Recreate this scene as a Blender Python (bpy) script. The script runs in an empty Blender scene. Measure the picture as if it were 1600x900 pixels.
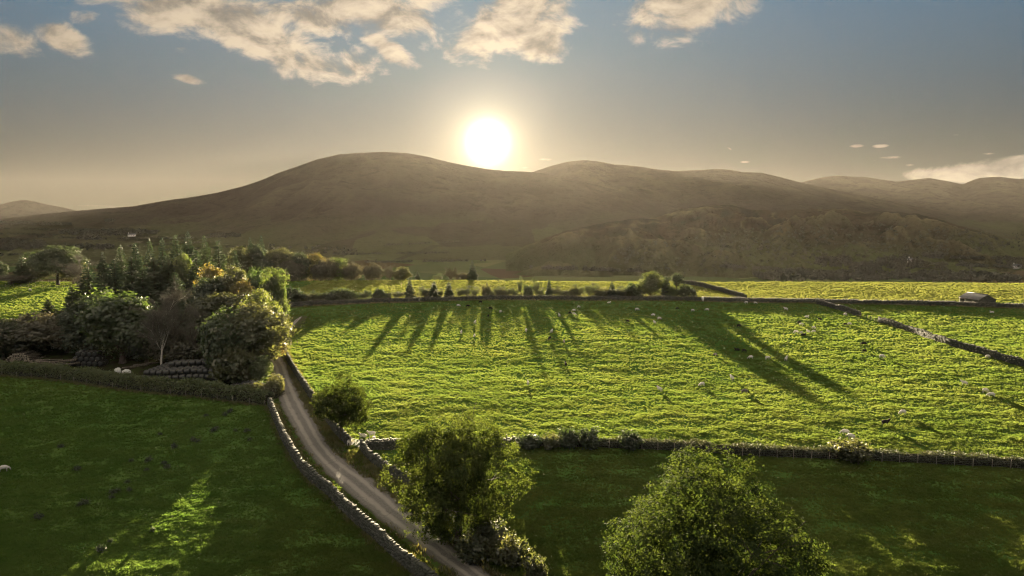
import bpy, bmesh, math, random
import numpy as np
from mathutils import Vector, Matrix

random.seed(7)
RNG = np.random.default_rng(11)
scene = bpy.context.scene
COL = scene.collection

# ------------------------------------------------------------------ camera, sun, sky, exposure
CAMZ = 41.5
PITCH = math.atan(105 / 1067.0)
FPX = 1067.0
cam_data = bpy.data.cameras.new("camera")
cam_data.sensor_width = 36.0
cam_data.lens = 36.0 * FPX / 1600.0
cam_data.clip_start = 0.5
cam_data.clip_end = 40000
cam = bpy.data.objects.new("camera", cam_data)
cam.location = (0, 0, CAMZ)
cam.rotation_euler = (math.pi / 2 - PITCH, 0, 0)
COL.objects.link(cam)
scene.camera = cam


def ray(u, v):
    """direction through pixel u,v of the 1600x900 photograph"""
    a = (u - 800) / FPX
    b = (450 - v) / FPX
    c, s = math.cos(PITCH), math.sin(PITCH)
    d = Vector((a, c + s * b, -s + c * b))
    return d.normalized()


SUN = ray(762, 222)
SUN_EL = math.asin(SUN.z)
SUN_AZ = math.atan2(SUN.x, SUN.y)          # positive towards +X

sun_data = bpy.data.lights.new("sun", 'SUN')
sun_data.energy = 5.0
sun_data.angle = math.radians(0.6)
sun_data.color = (1.0, 0.82, 0.54)
sun = bpy.data.objects.new("sun", sun_data)
sun.rotation_euler = (-SUN).to_track_quat('-Z', 'Y').to_euler()
sun.location = (0, 0, 300)
COL.objects.link(sun)

scene.view_settings.view_transform = 'Standard'
scene.view_settings.look = 'None'
scene.view_settings.gamma = 1.0
scene.view_settings.use_curve_mapping = False
scene.view_settings.exposure = 3.4
scene.render.engine = 'CYCLES'
scene.cycles.use_denoising = True
try:
    scene.cycles.denoising_prefilter = 'ACCURATE'
    scene.cycles.denoising_input_passes = 'RGB_ALBEDO_NORMAL'
except Exception:
    pass
scene.cycles.filter_width = 1.1
scene.cycles.max_bounces = 6
scene.cycles.diffuse_bounces = 2
scene.cycles.glossy_bounces = 1
scene.cycles.transmission_bounces = 3
scene.cycles.volume_bounces = 0
scene.cycles.transparent_max_bounces = 4
scene.cycles.sample_clamp_indirect = 4.0


class NT:
    """small helper for writing node trees as expressions"""
    def __init__(self, tree):
        self.t = tree
        self.n = tree.nodes
        self.l = tree.links

    def node(self, typ, ins=None, **props):
        nd = self.n.new(typ)
        for k, val in props.items():
            setattr(nd, k, val)
        for k, val in (ins or {}).items():
            self.set(nd.inputs[k], val)
        return nd

    def set(self, sock, val):
        if isinstance(val, bpy.types.NodeSocket):
            self.l.new(val, sock)
        elif isinstance(val, bpy.types.Node):
            self.l.new(val.outputs[0], sock)
        else:
            if isinstance(val, tuple) and sock.type == 'RGBA' and len(val) == 3:
                val = (*val, 1.0)
            sock.default_value = val

    def m(self, op, a, b=0.0, c=None, clamp=False):
        nd = self.n.new('ShaderNodeMath')
        nd.operation = op
        nd.use_clamp = clamp
        self.set(nd.inputs[0], a)
        self.set(nd.inputs[1], b)
        if c is not None:
            self.set(nd.inputs[2], c)
        return nd.outputs[0]

    def vm(self, op, a, b=None, scale=None):
        nd = self.n.new('ShaderNodeVectorMath')
        nd.operation = op
        self.set(nd.inputs[0], a)
        if b is not None:
            self.set(nd.inputs[1], b)
        if scale is not None:
            self.set(nd.inputs[3], scale)
        return nd.outputs['Value'] if op in ('DOT_PRODUCT', 'LENGTH') else nd.outputs['Vector']

    def ss(self, x, lo, hi, o0=0.0, o1=1.0):
        nd = self.n.new('ShaderNodeMapRange')
        nd.interpolation_type = 'SMOOTHSTEP'
        self.set(nd.inputs['Value'], x)
        self.set(nd.inputs['From Min'], lo)
        self.set(nd.inputs['From Max'], hi)
        self.set(nd.inputs['To Min'], o0)
        self.set(nd.inputs['To Max'], o1)
        return nd.outputs['Result']

    def mix(self, f, a, b):
        nd = self.n.new('ShaderNodeMix')
        nd.data_type = 'RGBA'
        self.set(nd.inputs[0], f)
        self.set(nd.inputs[6], a)
        self.set(nd.inputs[7], b)
        return nd.outputs[2]

    def noise(self, vec, scale, detail=4.0, rough=0.55, dist=0.0, dims='3D'):
        nd = self.n.new('ShaderNodeTexNoise')
        nd.noise_dimensions = dims
        self.set(nd.inputs['Vector'], vec)
        nd.inputs['Scale'].default_value = scale
        nd.inputs['Detail'].default_value = detail
        nd.inputs['Roughness'].default_value = rough
        nd.inputs['Distortion'].default_value = dist
        return nd.outputs[0]


def build_world():
    w = bpy.data.worlds.new("World")
    scene.world = w
    w.use_nodes = True
    t = w.node_tree
    t.nodes.clear()
    N = NT(t)
    sky = N.node('ShaderNodeTexSky', sky_type='NISHITA', sun_disc=False,
                 sun_elevation=SUN_EL, sun_rotation=SUN_AZ, altitude=200.0,
                 air_density=1.0, dust_density=0.35, ozone_density=2.6)
    tc = N.node('ShaderNodeTexCoord')
    D = tc.outputs['Generated']
    sep = N.node('ShaderNodeSeparateXYZ', {0: D})
    az = N.m('ARCTAN2', sep.outputs[0], sep.outputs[1])
    el = N.m('ARCSINE', sep.outputs[2])
    ce = N.node('ShaderNodeCombineXYZ', {0: az, 1: el, 2: 0.0}).outputs[0]
    # ---- clouds: wisps and banks given by centre, half sizes and tilt (radians of sky)
    warp = N.noise(ce, 9.0, 3.0, 0.6)
    wv = N.m('MULTIPLY', N.m('SUBTRACT', warp, 0.5), 0.06)
    azw = N.m('ADD', az, wv)
    elw = N.m('ADD', el, N.m('MULTIPLY', wv, 0.6))
    blobs = [  # u, v, half width, half height (photo px), tilt deg, weight
        (290, 8, 150, 52, -8, 1.0), (410, 62, 130, 40, -14, 1.0), (505, 92, 95, 28, -8, .9),
        (560, 18, 190, 34, 2, 1.0), (470, -60, 330, 70, 0, 1.0), (612, 84, 70, 18, -22, .85),
        (800, 58, 115, 42, 3, 1.05), (830, -10, 90, 60, 0, 1.0), (1085, 8, 100, 52, 4, 1.0),
        (1120, -60, 140, 60, 0, .9),
        (103, 63, 42, 20, -20, .72), (2, 58, 42, 30, -20, .85), (-60, 40, 60, 30, 0, .8), (140, 26, 24, 14, 20, .45),
        (292, 122, 30, 8, -8, .5), (285, 75, 26, 10, 0, .35),
        (1500, 270, 88, 13, 2, .85), (1580, 263, 80, 17, 0, .88), (1680, 262, 90, 20, 0, 1.0),
        (852, 249, 17, 3.5, 0, .55), (822, 262, 12, 3, 0, .5), (1165, 253, 12, 3, 0, .5), (1141, 233, 8, 3, -30, .4),
        (1390, 246, 20, 3.5, 0, .62), (1378, 228, 14, 3, 0, .5), (1338, 228, 11, 3, 0, .45), (1367, 251, 8, 2.5, 0, .4),
        (1420, 258, 10, 3, 0, .4), (1493, 211, 8, 2.5, 0, .4), (1545, 240, 14, 2.5, 0, .35),
        (180, 320, 60, 3.0, 1, .45), (60, 324, 50, 3, 0, .3),
    ]
    dens = None
    for (u, v, ru, rv, tilt, wt) in blobs:
        r = ray(u, v)
        a0, e0 = math.atan2(r.x, r.y), math.asin(r.z)
        small = ru < 60
        da = N.m('SUBTRACT', az if small else azw, a0)
        de = N.m('SUBTRACT', el if small else elw, e0)
        c, s = math.cos(math.radians(tilt)), math.sin(math.radians(tilt))
        x = N.m('ADD', N.m('MULTIPLY', da, c * FPX / ru), N.m('MULTIPLY', de, s * FPX / ru))
        y = N.m('ADD', N.m('MULTIPLY', da, -s * FPX / rv), N.m('MULTIPLY', de, c * FPX / rv))
        q = N.m('ADD', N.m('MULTIPLY', x, x), N.m('MULTIPLY', y, y))
        b = N.m('SUBTRACT', wt, N.m('POWER', q, 0.8))
        dens = b if dens is None else N.m('SMOOTH_MAX', dens, b, 0.25)
    # elsewhere in the sky: unseen loose cloud high above, widened for fill light
    high = N.noise(N.vm('MULTIPLY', D, (1.0, 1.0, 2.2)), 2.6, 5.0, 0.6)
    highm = N.m('ADD', N.ss(el, 0.31, 0.42, -3.0, 0.0), N.m('MULTIPLY', N.m('SUBTRACT', high, 0.44), 6.0))
    dens = N.m('MAXIMUM', dens, highm)
    sv = N.vm('MULTIPLY', ce, (1.0, 1.7, 1.0))
    n1 = N.noise(sv, 15.0, 8.0, 0.60, 0.35)
    off = N.vm('ADD', sv, (0.004, -0.022, 0.0))
    n2 = N.noise(off, 15.0, 5.0, 0.56, 0.35)
    nbig = N.noise(sv, 7.0, 4.0, 0.55)
    d2 = N.m('ADD', dens, N.m('MULTIPLY', N.m('SUBTRACT', n1, 0.5), 3.4))
    cover = N.ss(d2, -0.05, 0.75)
    cover = N.m('MULTIPLY', cover, 0.96)
    # light falls from the sun's side: rims towards the sun bright, deep parts greyer
    lit = N.ss(N.m('ADD', N.m('MULTIPLY', N.m('SUBTRACT', n1, n2), 3.2), N.m('SUBTRACT', 1.05, N.m('ADD', N.m('MULTIPLY', d2, 0.22), N.m('MULTIPLY', nbig, 0.9)))), -0.15, 0.95)
    cdir = N.vm('DOT_PRODUCT', D, tuple(SUN))
    th = N.m('ARCCOSINE', N.m('MINIMUM', cdir, 1.0))
    near = N.ss(th, 0.05, 0.7, 1.0, 0.0)
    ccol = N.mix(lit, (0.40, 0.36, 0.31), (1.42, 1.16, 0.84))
    ccol = N.vm('SCALE', ccol, scale=N.m('ADD', N.m('ADD', 0.66, N.m('MULTIPLY', near, 0.45)), N.ss(th, 0.5, 1.6, 0.0, 2.9)))   # clouds well away from the sun brightened to add fill light, mostly unseen
    # ---- the clear sky: evening haze warms the band near the horizon
    hs = N.node('ShaderNodeHueSaturation', {'Color': sky.outputs[0], 'Saturation': SKY_SAT, 'Value': SKY_VAL})
    gm = N.node('ShaderNodeGamma', {'Color': hs.outputs[0], 'Gamma': 0.62})
    # thick, dusty evening air keeps the low sky dull and tan, clearer and bluer higher up
    tint = N.mix(N.ss(el, 0.02, 0.42), (0.028, 0.034, 0.039), (0.125, 0.215, 0.270))
    base = N.vm('MULTIPLY', gm.outputs[0], tint)
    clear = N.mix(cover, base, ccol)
    # ---- aureole of the sun seen through the moist air
    g1 = N.m('MULTIPLY', N.m('EXPONENT', N.m('MULTIPLY', N.m('POWER', N.m('DIVIDE', th, 0.020), 2.0), -1.0)), 8.0)
    g2 = N.m('MULTIPLY', N.m('EXPONENT', N.m('MULTIPLY', th, -1 / 0.036)), 3.4)
    g3 = N.m('MULTIPLY', N.m('EXPONENT', N.m('MULTIPLY', th, -1 / 0.17)), 0.34)
    a1 = N.vm('SCALE', (1.0, 0.93, 0.80), scale=g1)
    a2 = N.vm('SCALE', (1.0, 0.78, 0.48), scale=g2)
    a3 = N.vm('SCALE', (1.0, 0.74, 0.45), scale=g3)
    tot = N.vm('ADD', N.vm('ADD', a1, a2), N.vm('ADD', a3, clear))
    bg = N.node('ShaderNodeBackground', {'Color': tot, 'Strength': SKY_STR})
    out = N.node('ShaderNodeOutputWorld', {'Surface': bg.outputs[0]})


SKY_STR = 0.05
SKY_SAT = 1.0
SKY_VAL = 1.0
build_world()

# ------------------------------------------------------------------ helpers
def vnoise(x, y, seed=0):
    """2-D gradient noise, about -1..1"""
    x = np.asarray(x, float); y = np.asarray(y, float)
    xi = np.floor(x).astype(np.int64); yi = np.floor(y).astype(np.int64)
    xf = x - xi; yf = y - yi
    def g(ix, iy):
        h = (ix * 374761393 + iy * 668265263 + seed * 974634777) & 0xFFFFFFFF
        h = ((h ^ (h >> 13)) * 1274126177) & 0xFFFFFFFF
        h = (h ^ (h >> 16)) & 0xFFFF
        a = h / 65536.0 * 2 * np.pi
        return np.cos(a), np.sin(a)
    def f(t): return t * t * t * (t * (t * 6 - 15) + 10)
    u = f(xf); v = f(yf)
    def dot(ix, iy, dx, dy):
        a, b = g(ix, iy)
        return a * dx + b * dy
    n00 = dot(xi, yi, xf, yf); n10 = dot(xi + 1, yi, xf - 1, yf)
    n01 = dot(xi, yi + 1, xf, yf - 1); n11 = dot(xi + 1, yi + 1, xf - 1, yf - 1)
    return 1.5 * ((n00 * (1 - u) + n10 * u) * (1 - v) + (n01 * (1 - u) + n11 * u) * v)


def fbm(x, y, oct=4, seed=0, gain=0.5, lac=2.03):
    s = 0; a = 1.0; t = 0
    for i in range(oct):
        s = s + a * vnoise(x, y, seed + i * 17); t += a
        x = x * lac + 13.7; y = y * lac + 7.3; a *= gain
    return s / t


def sstep(e0, e1, x):
    t = np.clip((np.asarray(x, float) - e0) / (e1 - e0), 0, 1)
    return t * t * (3 - 2 * t)


def T0(x, y):
    """height of the land without its small bumps"""
    x = np.asarray(x, float); y = np.asarray(y, float)
    k = 7.0                                   # softened bend of the slope at the lower hedge
    soft = k * np.logaddexp(0, (y - 92) / k)
    z = 0.079 * y - 0.039 * soft
    crest = 292 + 10 * vnoise(x / 150.0, x * 0 + 3.3, 5)
    over = np.maximum(y - crest, 0)
    fall = over / (over + 120.0)              # beyond the crest it drops into the valley
    zc = z + 0.0
    z = np.where(over > 0, (0.079 * crest - 0.039 * (crest - 92)), zc)
    z = z - 46.0 * (1 - np.exp(-0.17 * np.maximum(over - 4, 0) / 46.0))
    z = z + 0.7 * fbm(x / 60.0, y / 60.0, 2, 3) * sstep(60, 130, y) * (1 - sstep(260, 290, y) * (y < 300))
    z = z + 3.0 * fbm(x / 420.0, y / 420.0, 2, 9) * sstep(700, 1400, y)
    return z


def hit(u, v, dz=0.0):
    """ground point seen at pixel u,v"""
    d = ray(u, v)
    a = 20.0; b = None
    t = 20.0
    prev = t
    while t < 9000:
        p = (d.x * t, d.y * t, CAMZ + d.z * t)
        if p[2] < float(T0(p[0], p[1])) + dz:
            lo, hi = prev, t
            for _ in range(30):
                m = (lo + hi) / 2
                p = (d.x * m, d.y * m, CAMZ + d.z * m)
                if p[2] < float(T0(p[0], p[1])) + dz: hi = m
                else: lo = m
            return Vector((d.x * hi, d.y * hi, CAMZ + d.z * hi))
        prev = t
        t *= 1.02
    raise ValueError("no ground at %s,%s" % (u, v))


def top_at(u, v, y):
    """x and z of the pixel ray u,v where it passes depth y"""
    d = ray(u, v)
    t = y / d.y
    return d.x * t, CAMZ + d.z * t


def dist_poly(x, y, pts):
    """distance from points to polyline and signed side"""
    x = np.asarray(x, float); y = np.asarray(y, float)
    best = np.full(x.shape, 1e9)
    for (a, b) in zip(pts[:-1], pts[1:]):
        ax, ay, bx, by = a[0], a[1], b[0], b[1]
        dx, dy = bx - ax, by - ay
        L = dx * dx + dy * dy + 1e-12
        t = np.clip(((x - ax) * dx + (y - ay) * dy) / L, 0, 1)
        best = np.minimum(best, np.hypot(x - ax - t * dx, y - ay - t * dy))
    return best


def inside(x, y, poly):
    x = np.asarray(x, float); y = np.asarray(y, float)
    c = np.zeros(x.shape, bool)
    n = len(poly)
    for i in range(n):
        x0, y0 = poly[i][0], poly[i][1]; x1, y1 = poly[(i + 1) % n][0], poly[(i + 1) % n][1]
        cond = ((y0 > y) != (y1 > y)) & (x < (x1 - x0) * (y - y0) / ((y1 - y0) + 1e-12) + x0)
        c ^= cond
    return c


def mesh_np(name, verts, faces, mats=(), smooth=False, midx=None, attrs=None):
    """faces: int array (n,3) or (n,4), or a list of such arrays"""
    me = bpy.data.meshes.new(name)
    verts = np.ascontiguousarray(verts, np.float32)
    arrs = faces if isinstance(faces, list) else [faces]
    arrs = [np.asarray(a, np.int32) for a in arrs if len(a)]
    me.vertices.add(len(verts))
    me.vertices.foreach_set('co', verts.ravel())
    tot = sum(len(a) for a in arrs)
    loops = np.concatenate([a.ravel() for a in arrs])
    sizes = np.concatenate([np.full(len(a), a.shape[1], np.int32) for a in arrs])
    starts = np.concatenate([[0], np.cumsum(sizes)[:-1]]).astype(np.int32)
    me.loops.add(len(loops))
    me.loops.foreach_set('vertex_index', loops)
    me.polygons.add(tot)
    me.polygons.foreach_set('loop_start', starts)
    me.polygons.foreach_set('loop_total', sizes)
    if smooth:
        me.polygons.foreach_set('use_smooth', np.ones(tot, bool))
    for m in mats:
        me.materials.append(m)
    if midx is not None:
        me.polygons.foreach_set('material_index', np.asarray(midx, np.int32))
    me.update(calc_edges=True)
    for k, val in (attrs or {}).items():
        a = me.attributes.new(k, 'FLOAT', 'POINT')
        a.data.foreach_set('value', np.ascontiguousarray(val, np.float32))
    return me


def link(name, me, parent=None, loc=None, rot=None, scale=None):
    o = bpy.data.objects.new(name, me)
    COL.objects.link(o)
    if parent is not None:
        o.parent = parent
    if loc is not None: o.location = loc
    if rot is not None: o.rotation_euler = rot
    if scale is not None: o.scale = scale
    return o


def tag(o, label=None, cat=None, group=None, kind=None):
    if label: o['label'] = label
    if cat: o['category'] = cat
    if group: o['group'] = group
    if kind: o['kind'] = kind
    return o


def thing(name, label, cat, loc=(0, 0, 0), rotz=0.0, group=None, scale=None):
    o = bpy.data.objects.new(name, None)
    o.empty_display_size = 0.5
    COL.objects.link(o)
    o.location = loc
    o.rotation_euler = (0, 0, rotz)
    if scale is not None: o.scale = scale
    return tag(o, label, cat, group)


def new_mat(name):
    m = bpy.data.materials.new(name)
    m.use_nodes = True
    m.node_tree.nodes.clear()
    return m, NT(m.node_tree)


def finish(N, shader):
    N.node('ShaderNodeOutputMaterial', {'Surface': shader})

# ------------------------------------------------------------------ materials
def mat_simple(name, c1, c2, scale=3.0, rough=0.85, bump=0.0, bscale=20.0, spec=0.3, coord='Object', stretch=None, detail=5.0):
    m, N = new_mat(name)
    tc = N.node('ShaderNodeTexCoord')
    vec = tc.outputs[coord]
    if stretch:
        vec = N.vm('MULTIPLY', vec, stretch)
    n = N.noise(vec, scale, detail, 0.6)
    f = N.ss(n, 0.33, 0.67)
    col = N.mix(f, c1, c2)
    b = N.node('ShaderNodeBsdfPrincipled', {'Base Color': col, 'Roughness': rough})
    b.inputs['Specular IOR Level'].default_value = spec
    if bump:
        n2 = N.noise(vec, bscale, 4.0, 0.6)
        bp = N.node('ShaderNodeBump', {'Height': n2, 'Strength': bump, 'Distance': 0.05})
        N.l.new(bp.outputs[0], b.inputs['Normal'])
    finish(N, b.outputs[0])
    return m


def mat_leaf(name, c1, c2, t1, trans=0.45, scale=0.35, rough=0.55, gloss=0.06):
    """leaves: diffuse both sides, light passing through, colour varying by clump and by plant"""
    m, N = new_mat(name)
    geo = N.node('ShaderNodeNewGeometry')
    oi = N.node('ShaderNodeObjectInfo')
    n = N.noise(geo.outputs['Position'], scale, 3.0, 0.6)
    n2 = N.noise(geo.outputs['Position'], scale * 9, 2.0, 0.6)
    f = N.ss(N.m('ADD', N.m('MULTIPLY', n, 0.7), N.m('ADD', N.m('MULTIPLY', n2, 0.35), N.m('MULTIPLY', N.m('SUBTRACT', oi.outputs['Random'], 0.5), 0.25))), 0.35, 0.7)
    col = N.mix(f, c1, c2)
    tcol = N.vm('MULTIPLY', N.mix(f, c1, c2), t1)
    d = N.node('ShaderNodeBsdfDiffuse', {'Color': col})
    tr = N.node('ShaderNodeBsdfTranslucent', {'Color': tcol})
    mx = N.node('ShaderNodeMixShader', {0: trans, 1: d.outputs[0], 2: tr.outputs[0]})
    gl = N.node('ShaderNodeBsdfGlossy', {'Color': (1, 1, 1), 'Roughness': rough})
    mx2 = N.node('ShaderNodeMixShader', {0: gloss, 1: mx.outputs[0], 2: gl.outputs[0]})
    finish(N, mx2.outputs[0])
    return m

# ------------------------------------------------------------------ lie of the land
def pl(pix):
    return [hit(u, v) for (u, v) in pix]

ROAD_L = pl([(421, 548), (425, 580), (436, 625), (456, 665), (484, 710), (523, 751), (572, 794), (640, 845), (716, 900)])
ROAD_R = pl([(438, 538), (450, 570), (468, 610), (490, 650), (514, 693), (546, 723), (590, 752), (642, 797), (702, 848), (764, 895)])


def resample(pts, step):
    P = np.array([(p[0], p[1]) for p in pts], float)
    # Catmull-Rom smoothing through the points
    out = []
    n = len(P)
    for i in range(n - 1):
        p0 = P[max(i - 1, 0)]; p1 = P[i]; p2 = P[i + 1]; p3 = P[min(i + 2, n - 1)]
        for t in np.linspace(0, 1, 12, endpoint=False):
            out.append(0.5 * ((2 * p1) + (-p0 + p2) * t + (2 * p0 - 5 * p1 + 4 * p2 - p3) * t * t + (-p0 + 3 * p1 - 3 * p2 + p3) * t ** 3))
    out.append(P[-1])
    out = np.array(out)
    seg = np.hypot(*np.diff(out, axis=0).T)
    s = np.concatenate([[0], np.cumsum(seg)])
    m = max(2, int(round(s[-1] / step)) + 1)
    q = np.linspace(0, s[-1], m)
    return np.stack([np.interp(q, s, out[:, 0]), np.interp(q, s, out[:, 1])], 1)


# the lane goes on out of the frame, in front and behind the wood
def extend(pts, d0, d1):
    a = np.array([(p[0], p[1]) for p in pts])
    s = a[0] + (a[0] - a[1]) / np.hypot(*(a[0] - a[1])) * d0 * 0 + np.array(d0 if isinstance(d0, tuple) else (0, 0))
    e = a[-1] + (a[-1] - a[-2]) / np.hypot(*(a[-1] - a[-2])) * d1
    return [tuple(s)] + [tuple(p) for p in a] + [tuple(e)]

rl = extend(ROAD_L, (-7.0, 42.0), 30.0)
rr = extend(ROAD_R, (-7.0, 42.0), 30.0)
RL = resample(rl, 1.0); RR = resample(rr, 1.0)
nroad = 160
def even(P, n):
    s = np.concatenate([[0], np.cumsum(np.hypot(*np.diff(P, axis=0).T))])
    q = np.linspace(0, s[-1], n)
    return np.stack([np.interp(q, s, P[:, 0]), np.interp(q, s, P[:, 1])], 1)
RLe = even(RL, nroad); RRe = even(RR, nroad)
ROAD_C = (RLe + RRe) / 2
ROAD_POLY = [tuple(p) for p in RLe] + [tuple(p) for p in RRe[::-1]]
YARD_POLY = [tuple(hit(u, v)[:2]) for (u, v) in [(-160, 515), (-160, 566), (60, 578), (200, 590), (330, 606), (408, 606), (414, 575), (330, 545), (150, 530)]]


def road_dist(x, y):
    x = np.asarray(x, float); y = np.asarray(y, float)
    d = np.full(x.shape, 50.0)
    m = (x > -75) & (x < 25) & (y > 20) & (y < 215)
    if m.any():
        d[m] = dist_poly(x[m], y[m], [tuple(p) for p in ROAD_C[::3]])
    return d


def bumps(x, y, rd=None):
    """tussocks and hollows of the grazed turf"""
    x = np.asarray(x, float); y = np.asarray(y, float)
    if rd is None: rd = road_dist(x, y)
    wx = x + 1.4 * vnoise(x / 6, y / 6, 71); wy = y + 0.8 * vnoise(x / 5, y / 5, 72)
    b = 0.042 * vnoise(wx / 2.6, wy / 1.5, 21) + 0.030 * vnoise(wx / 1.1, wy / 0.75, 22) + 0.09 * vnoise(x / 11.0, y / 7.0, 23)
    left = sstep(0, -12, x + 20) * sstep(150, 120, y)
    b = b * (1 + 0.35 * left)
    far = sstep(420, 300, y) + sstep(300, 420, y) * 0.0
    b = b * far * sstep(2.6, 5.5, rd)
    return b - 0.10 * sstep(3.4, 2.4, rd)


def T(x, y):
    return T0(x, y) + bumps(x, y)


def gz(x, y):
    return float(T(np.array([x]), np.array([y]))[0])


def build_ground():
    rows = list(np.linspace(-380, 44, 20))
    y = 45.0
    while y < 335:
        rows.append(y); y += 0.0029 * (y + 60)
    while y < 5250:
        rows.append(y); y *= 1.022
    rows = np.array(rows)
    s = np.concatenate([-np.geomspace(7, 1.2, 14)[:-1], np.linspace(-1.15, 1.15, 560), np.geomspace(1.2, 7, 14)[1:]])
    W = 0.78 * np.maximum(rows, 45) + 16
    X = np.clip(s[None, :] * W[:, None], -5400, 5400)
    # clipping must not fold columns together
    big = W * 7 > 5400
    for i in np.where(big)[0]:
        k = 5400 / (W[i] * 7)
        e = np.abs(s) > 1.15
        X[i, e] = np.sign(s[e]) * (1.15 * W[i] + (np.abs(s[e]) - 1.15) / (7 - 1.15) * (5400 - 1.15 * W[i]))
        if 1.15 * W[i] > 5380:
            X[i] = s / 7 * 5400
    Y = np.repeat(rows[:, None], len(s), 1)
    xf, yf = X.ravel(), Y.ravel()
    rd = road_dist(xf, yf)
    Z = T0(xf, yf) + bumps(xf, yf, rd)
    ny, nx = X.shape
    idx = np.arange(ny * nx).reshape(ny, nx)
    q = np.stack([idx[:-1, :-1], idx[:-1, 1:], idx[1:, 1:], idx[1:, :-1]], -1).reshape(-1, 4)
    yard = inside(xf, yf, YARD_POLY).astype(float)
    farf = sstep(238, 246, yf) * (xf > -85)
    verge = sstep(4.2, 2.6, rd)
    me = mesh_np('ground', np.stack([xf, yf, Z], 1), q, [MAT_GROUND], smooth=True,
                 attrs={'yard': yard, 'farfield': farf, 'verge': verge})
    tag(link('ground', me), 'grass fields rolling away to the valley below the fells', kind='structure')


def build_ground_mat():
    m, N = new_mat('turf')
    geo = N.node('ShaderNodeNewGeometry')
    P = geo.outputs['Position']
    sep = N.node('ShaderNodeSeparateXYZ', {0: P})
    yard = N.node('ShaderNodeAttribute', attribute_name='yard').outputs['Fac']
    farf = N.node('ShaderNodeAttribute', attribute_name='farfield').outputs['Fac']
    verge = N.node('ShaderNodeAttribute', attribute_name='verge').outputs['Fac']
    n = N.noise(P, 0.05, 4.0, 0.6)
    n2 = N.noise(P, 0.9, 5.0, 0.65)
    base = N.mix(N.ss(n, 0.35, 0.65), (0.052, 0.105, 0.022), (0.075, 0.120, 0.028))
    base = N.mix(N.m('MULTIPLY', N.ss(n2, 0.5, 0.72), 0.55), base, (0.034, 0.058, 0.014))
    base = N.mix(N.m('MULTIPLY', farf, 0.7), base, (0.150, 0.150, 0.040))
    base = N.mix(N.m('MULTIPLY', verge, N.ss(N.noise(P, 1.6, 3.0), 0.35, 0.6)), base, (0.085, 0.072, 0.045))
    base = N.mix(yard, base, N.mix(N.ss(N.noise(P, 0.6, 5.0), 0.4, 0.6), (0.030, 0.026, 0.016), (0.035, 0.045, 0.015)))
    # the valley floor: pasture divided in fields
    vor = N.node('ShaderNodeTexVoronoi', {'Vector': N.vm('MULTIPLY', P, (1.0, 0.55, 0.0)), 'Scale': 0.0075})
    vs = N.node('ShaderNodeSeparateColor', {0: vor.outputs['Color']})
    vcol = N.mix(vs.outputs[0], (0.050, 0.075, 0.030), (0.115, 0.125, 0.055))
    vcol = N.mix(N.ss(vs.outputs[1], 0.62, 0.7), vcol, (0.075, 0.060, 0.035))
    fv = N.ss(sep.outputs[1], 380, 520)
    col = N.mix(fv, base, vcol)
    b = N.node('ShaderNodeBsdfDiffuse', {'Color': col, 'Roughness': 0.5})
    bn = N.noise(P, 5.0, 4.0, 0.7)
    bp = N.node('ShaderNodeBump', {'Height': bn, 'Strength': 0.6, 'Distance': 0.12})
    N.l.new(bp.outputs[0], b.inputs['Normal'])
    finish(N, b.outputs[0])
    return m


MAT_GROUND = build_ground_mat()
build_ground()


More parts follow.
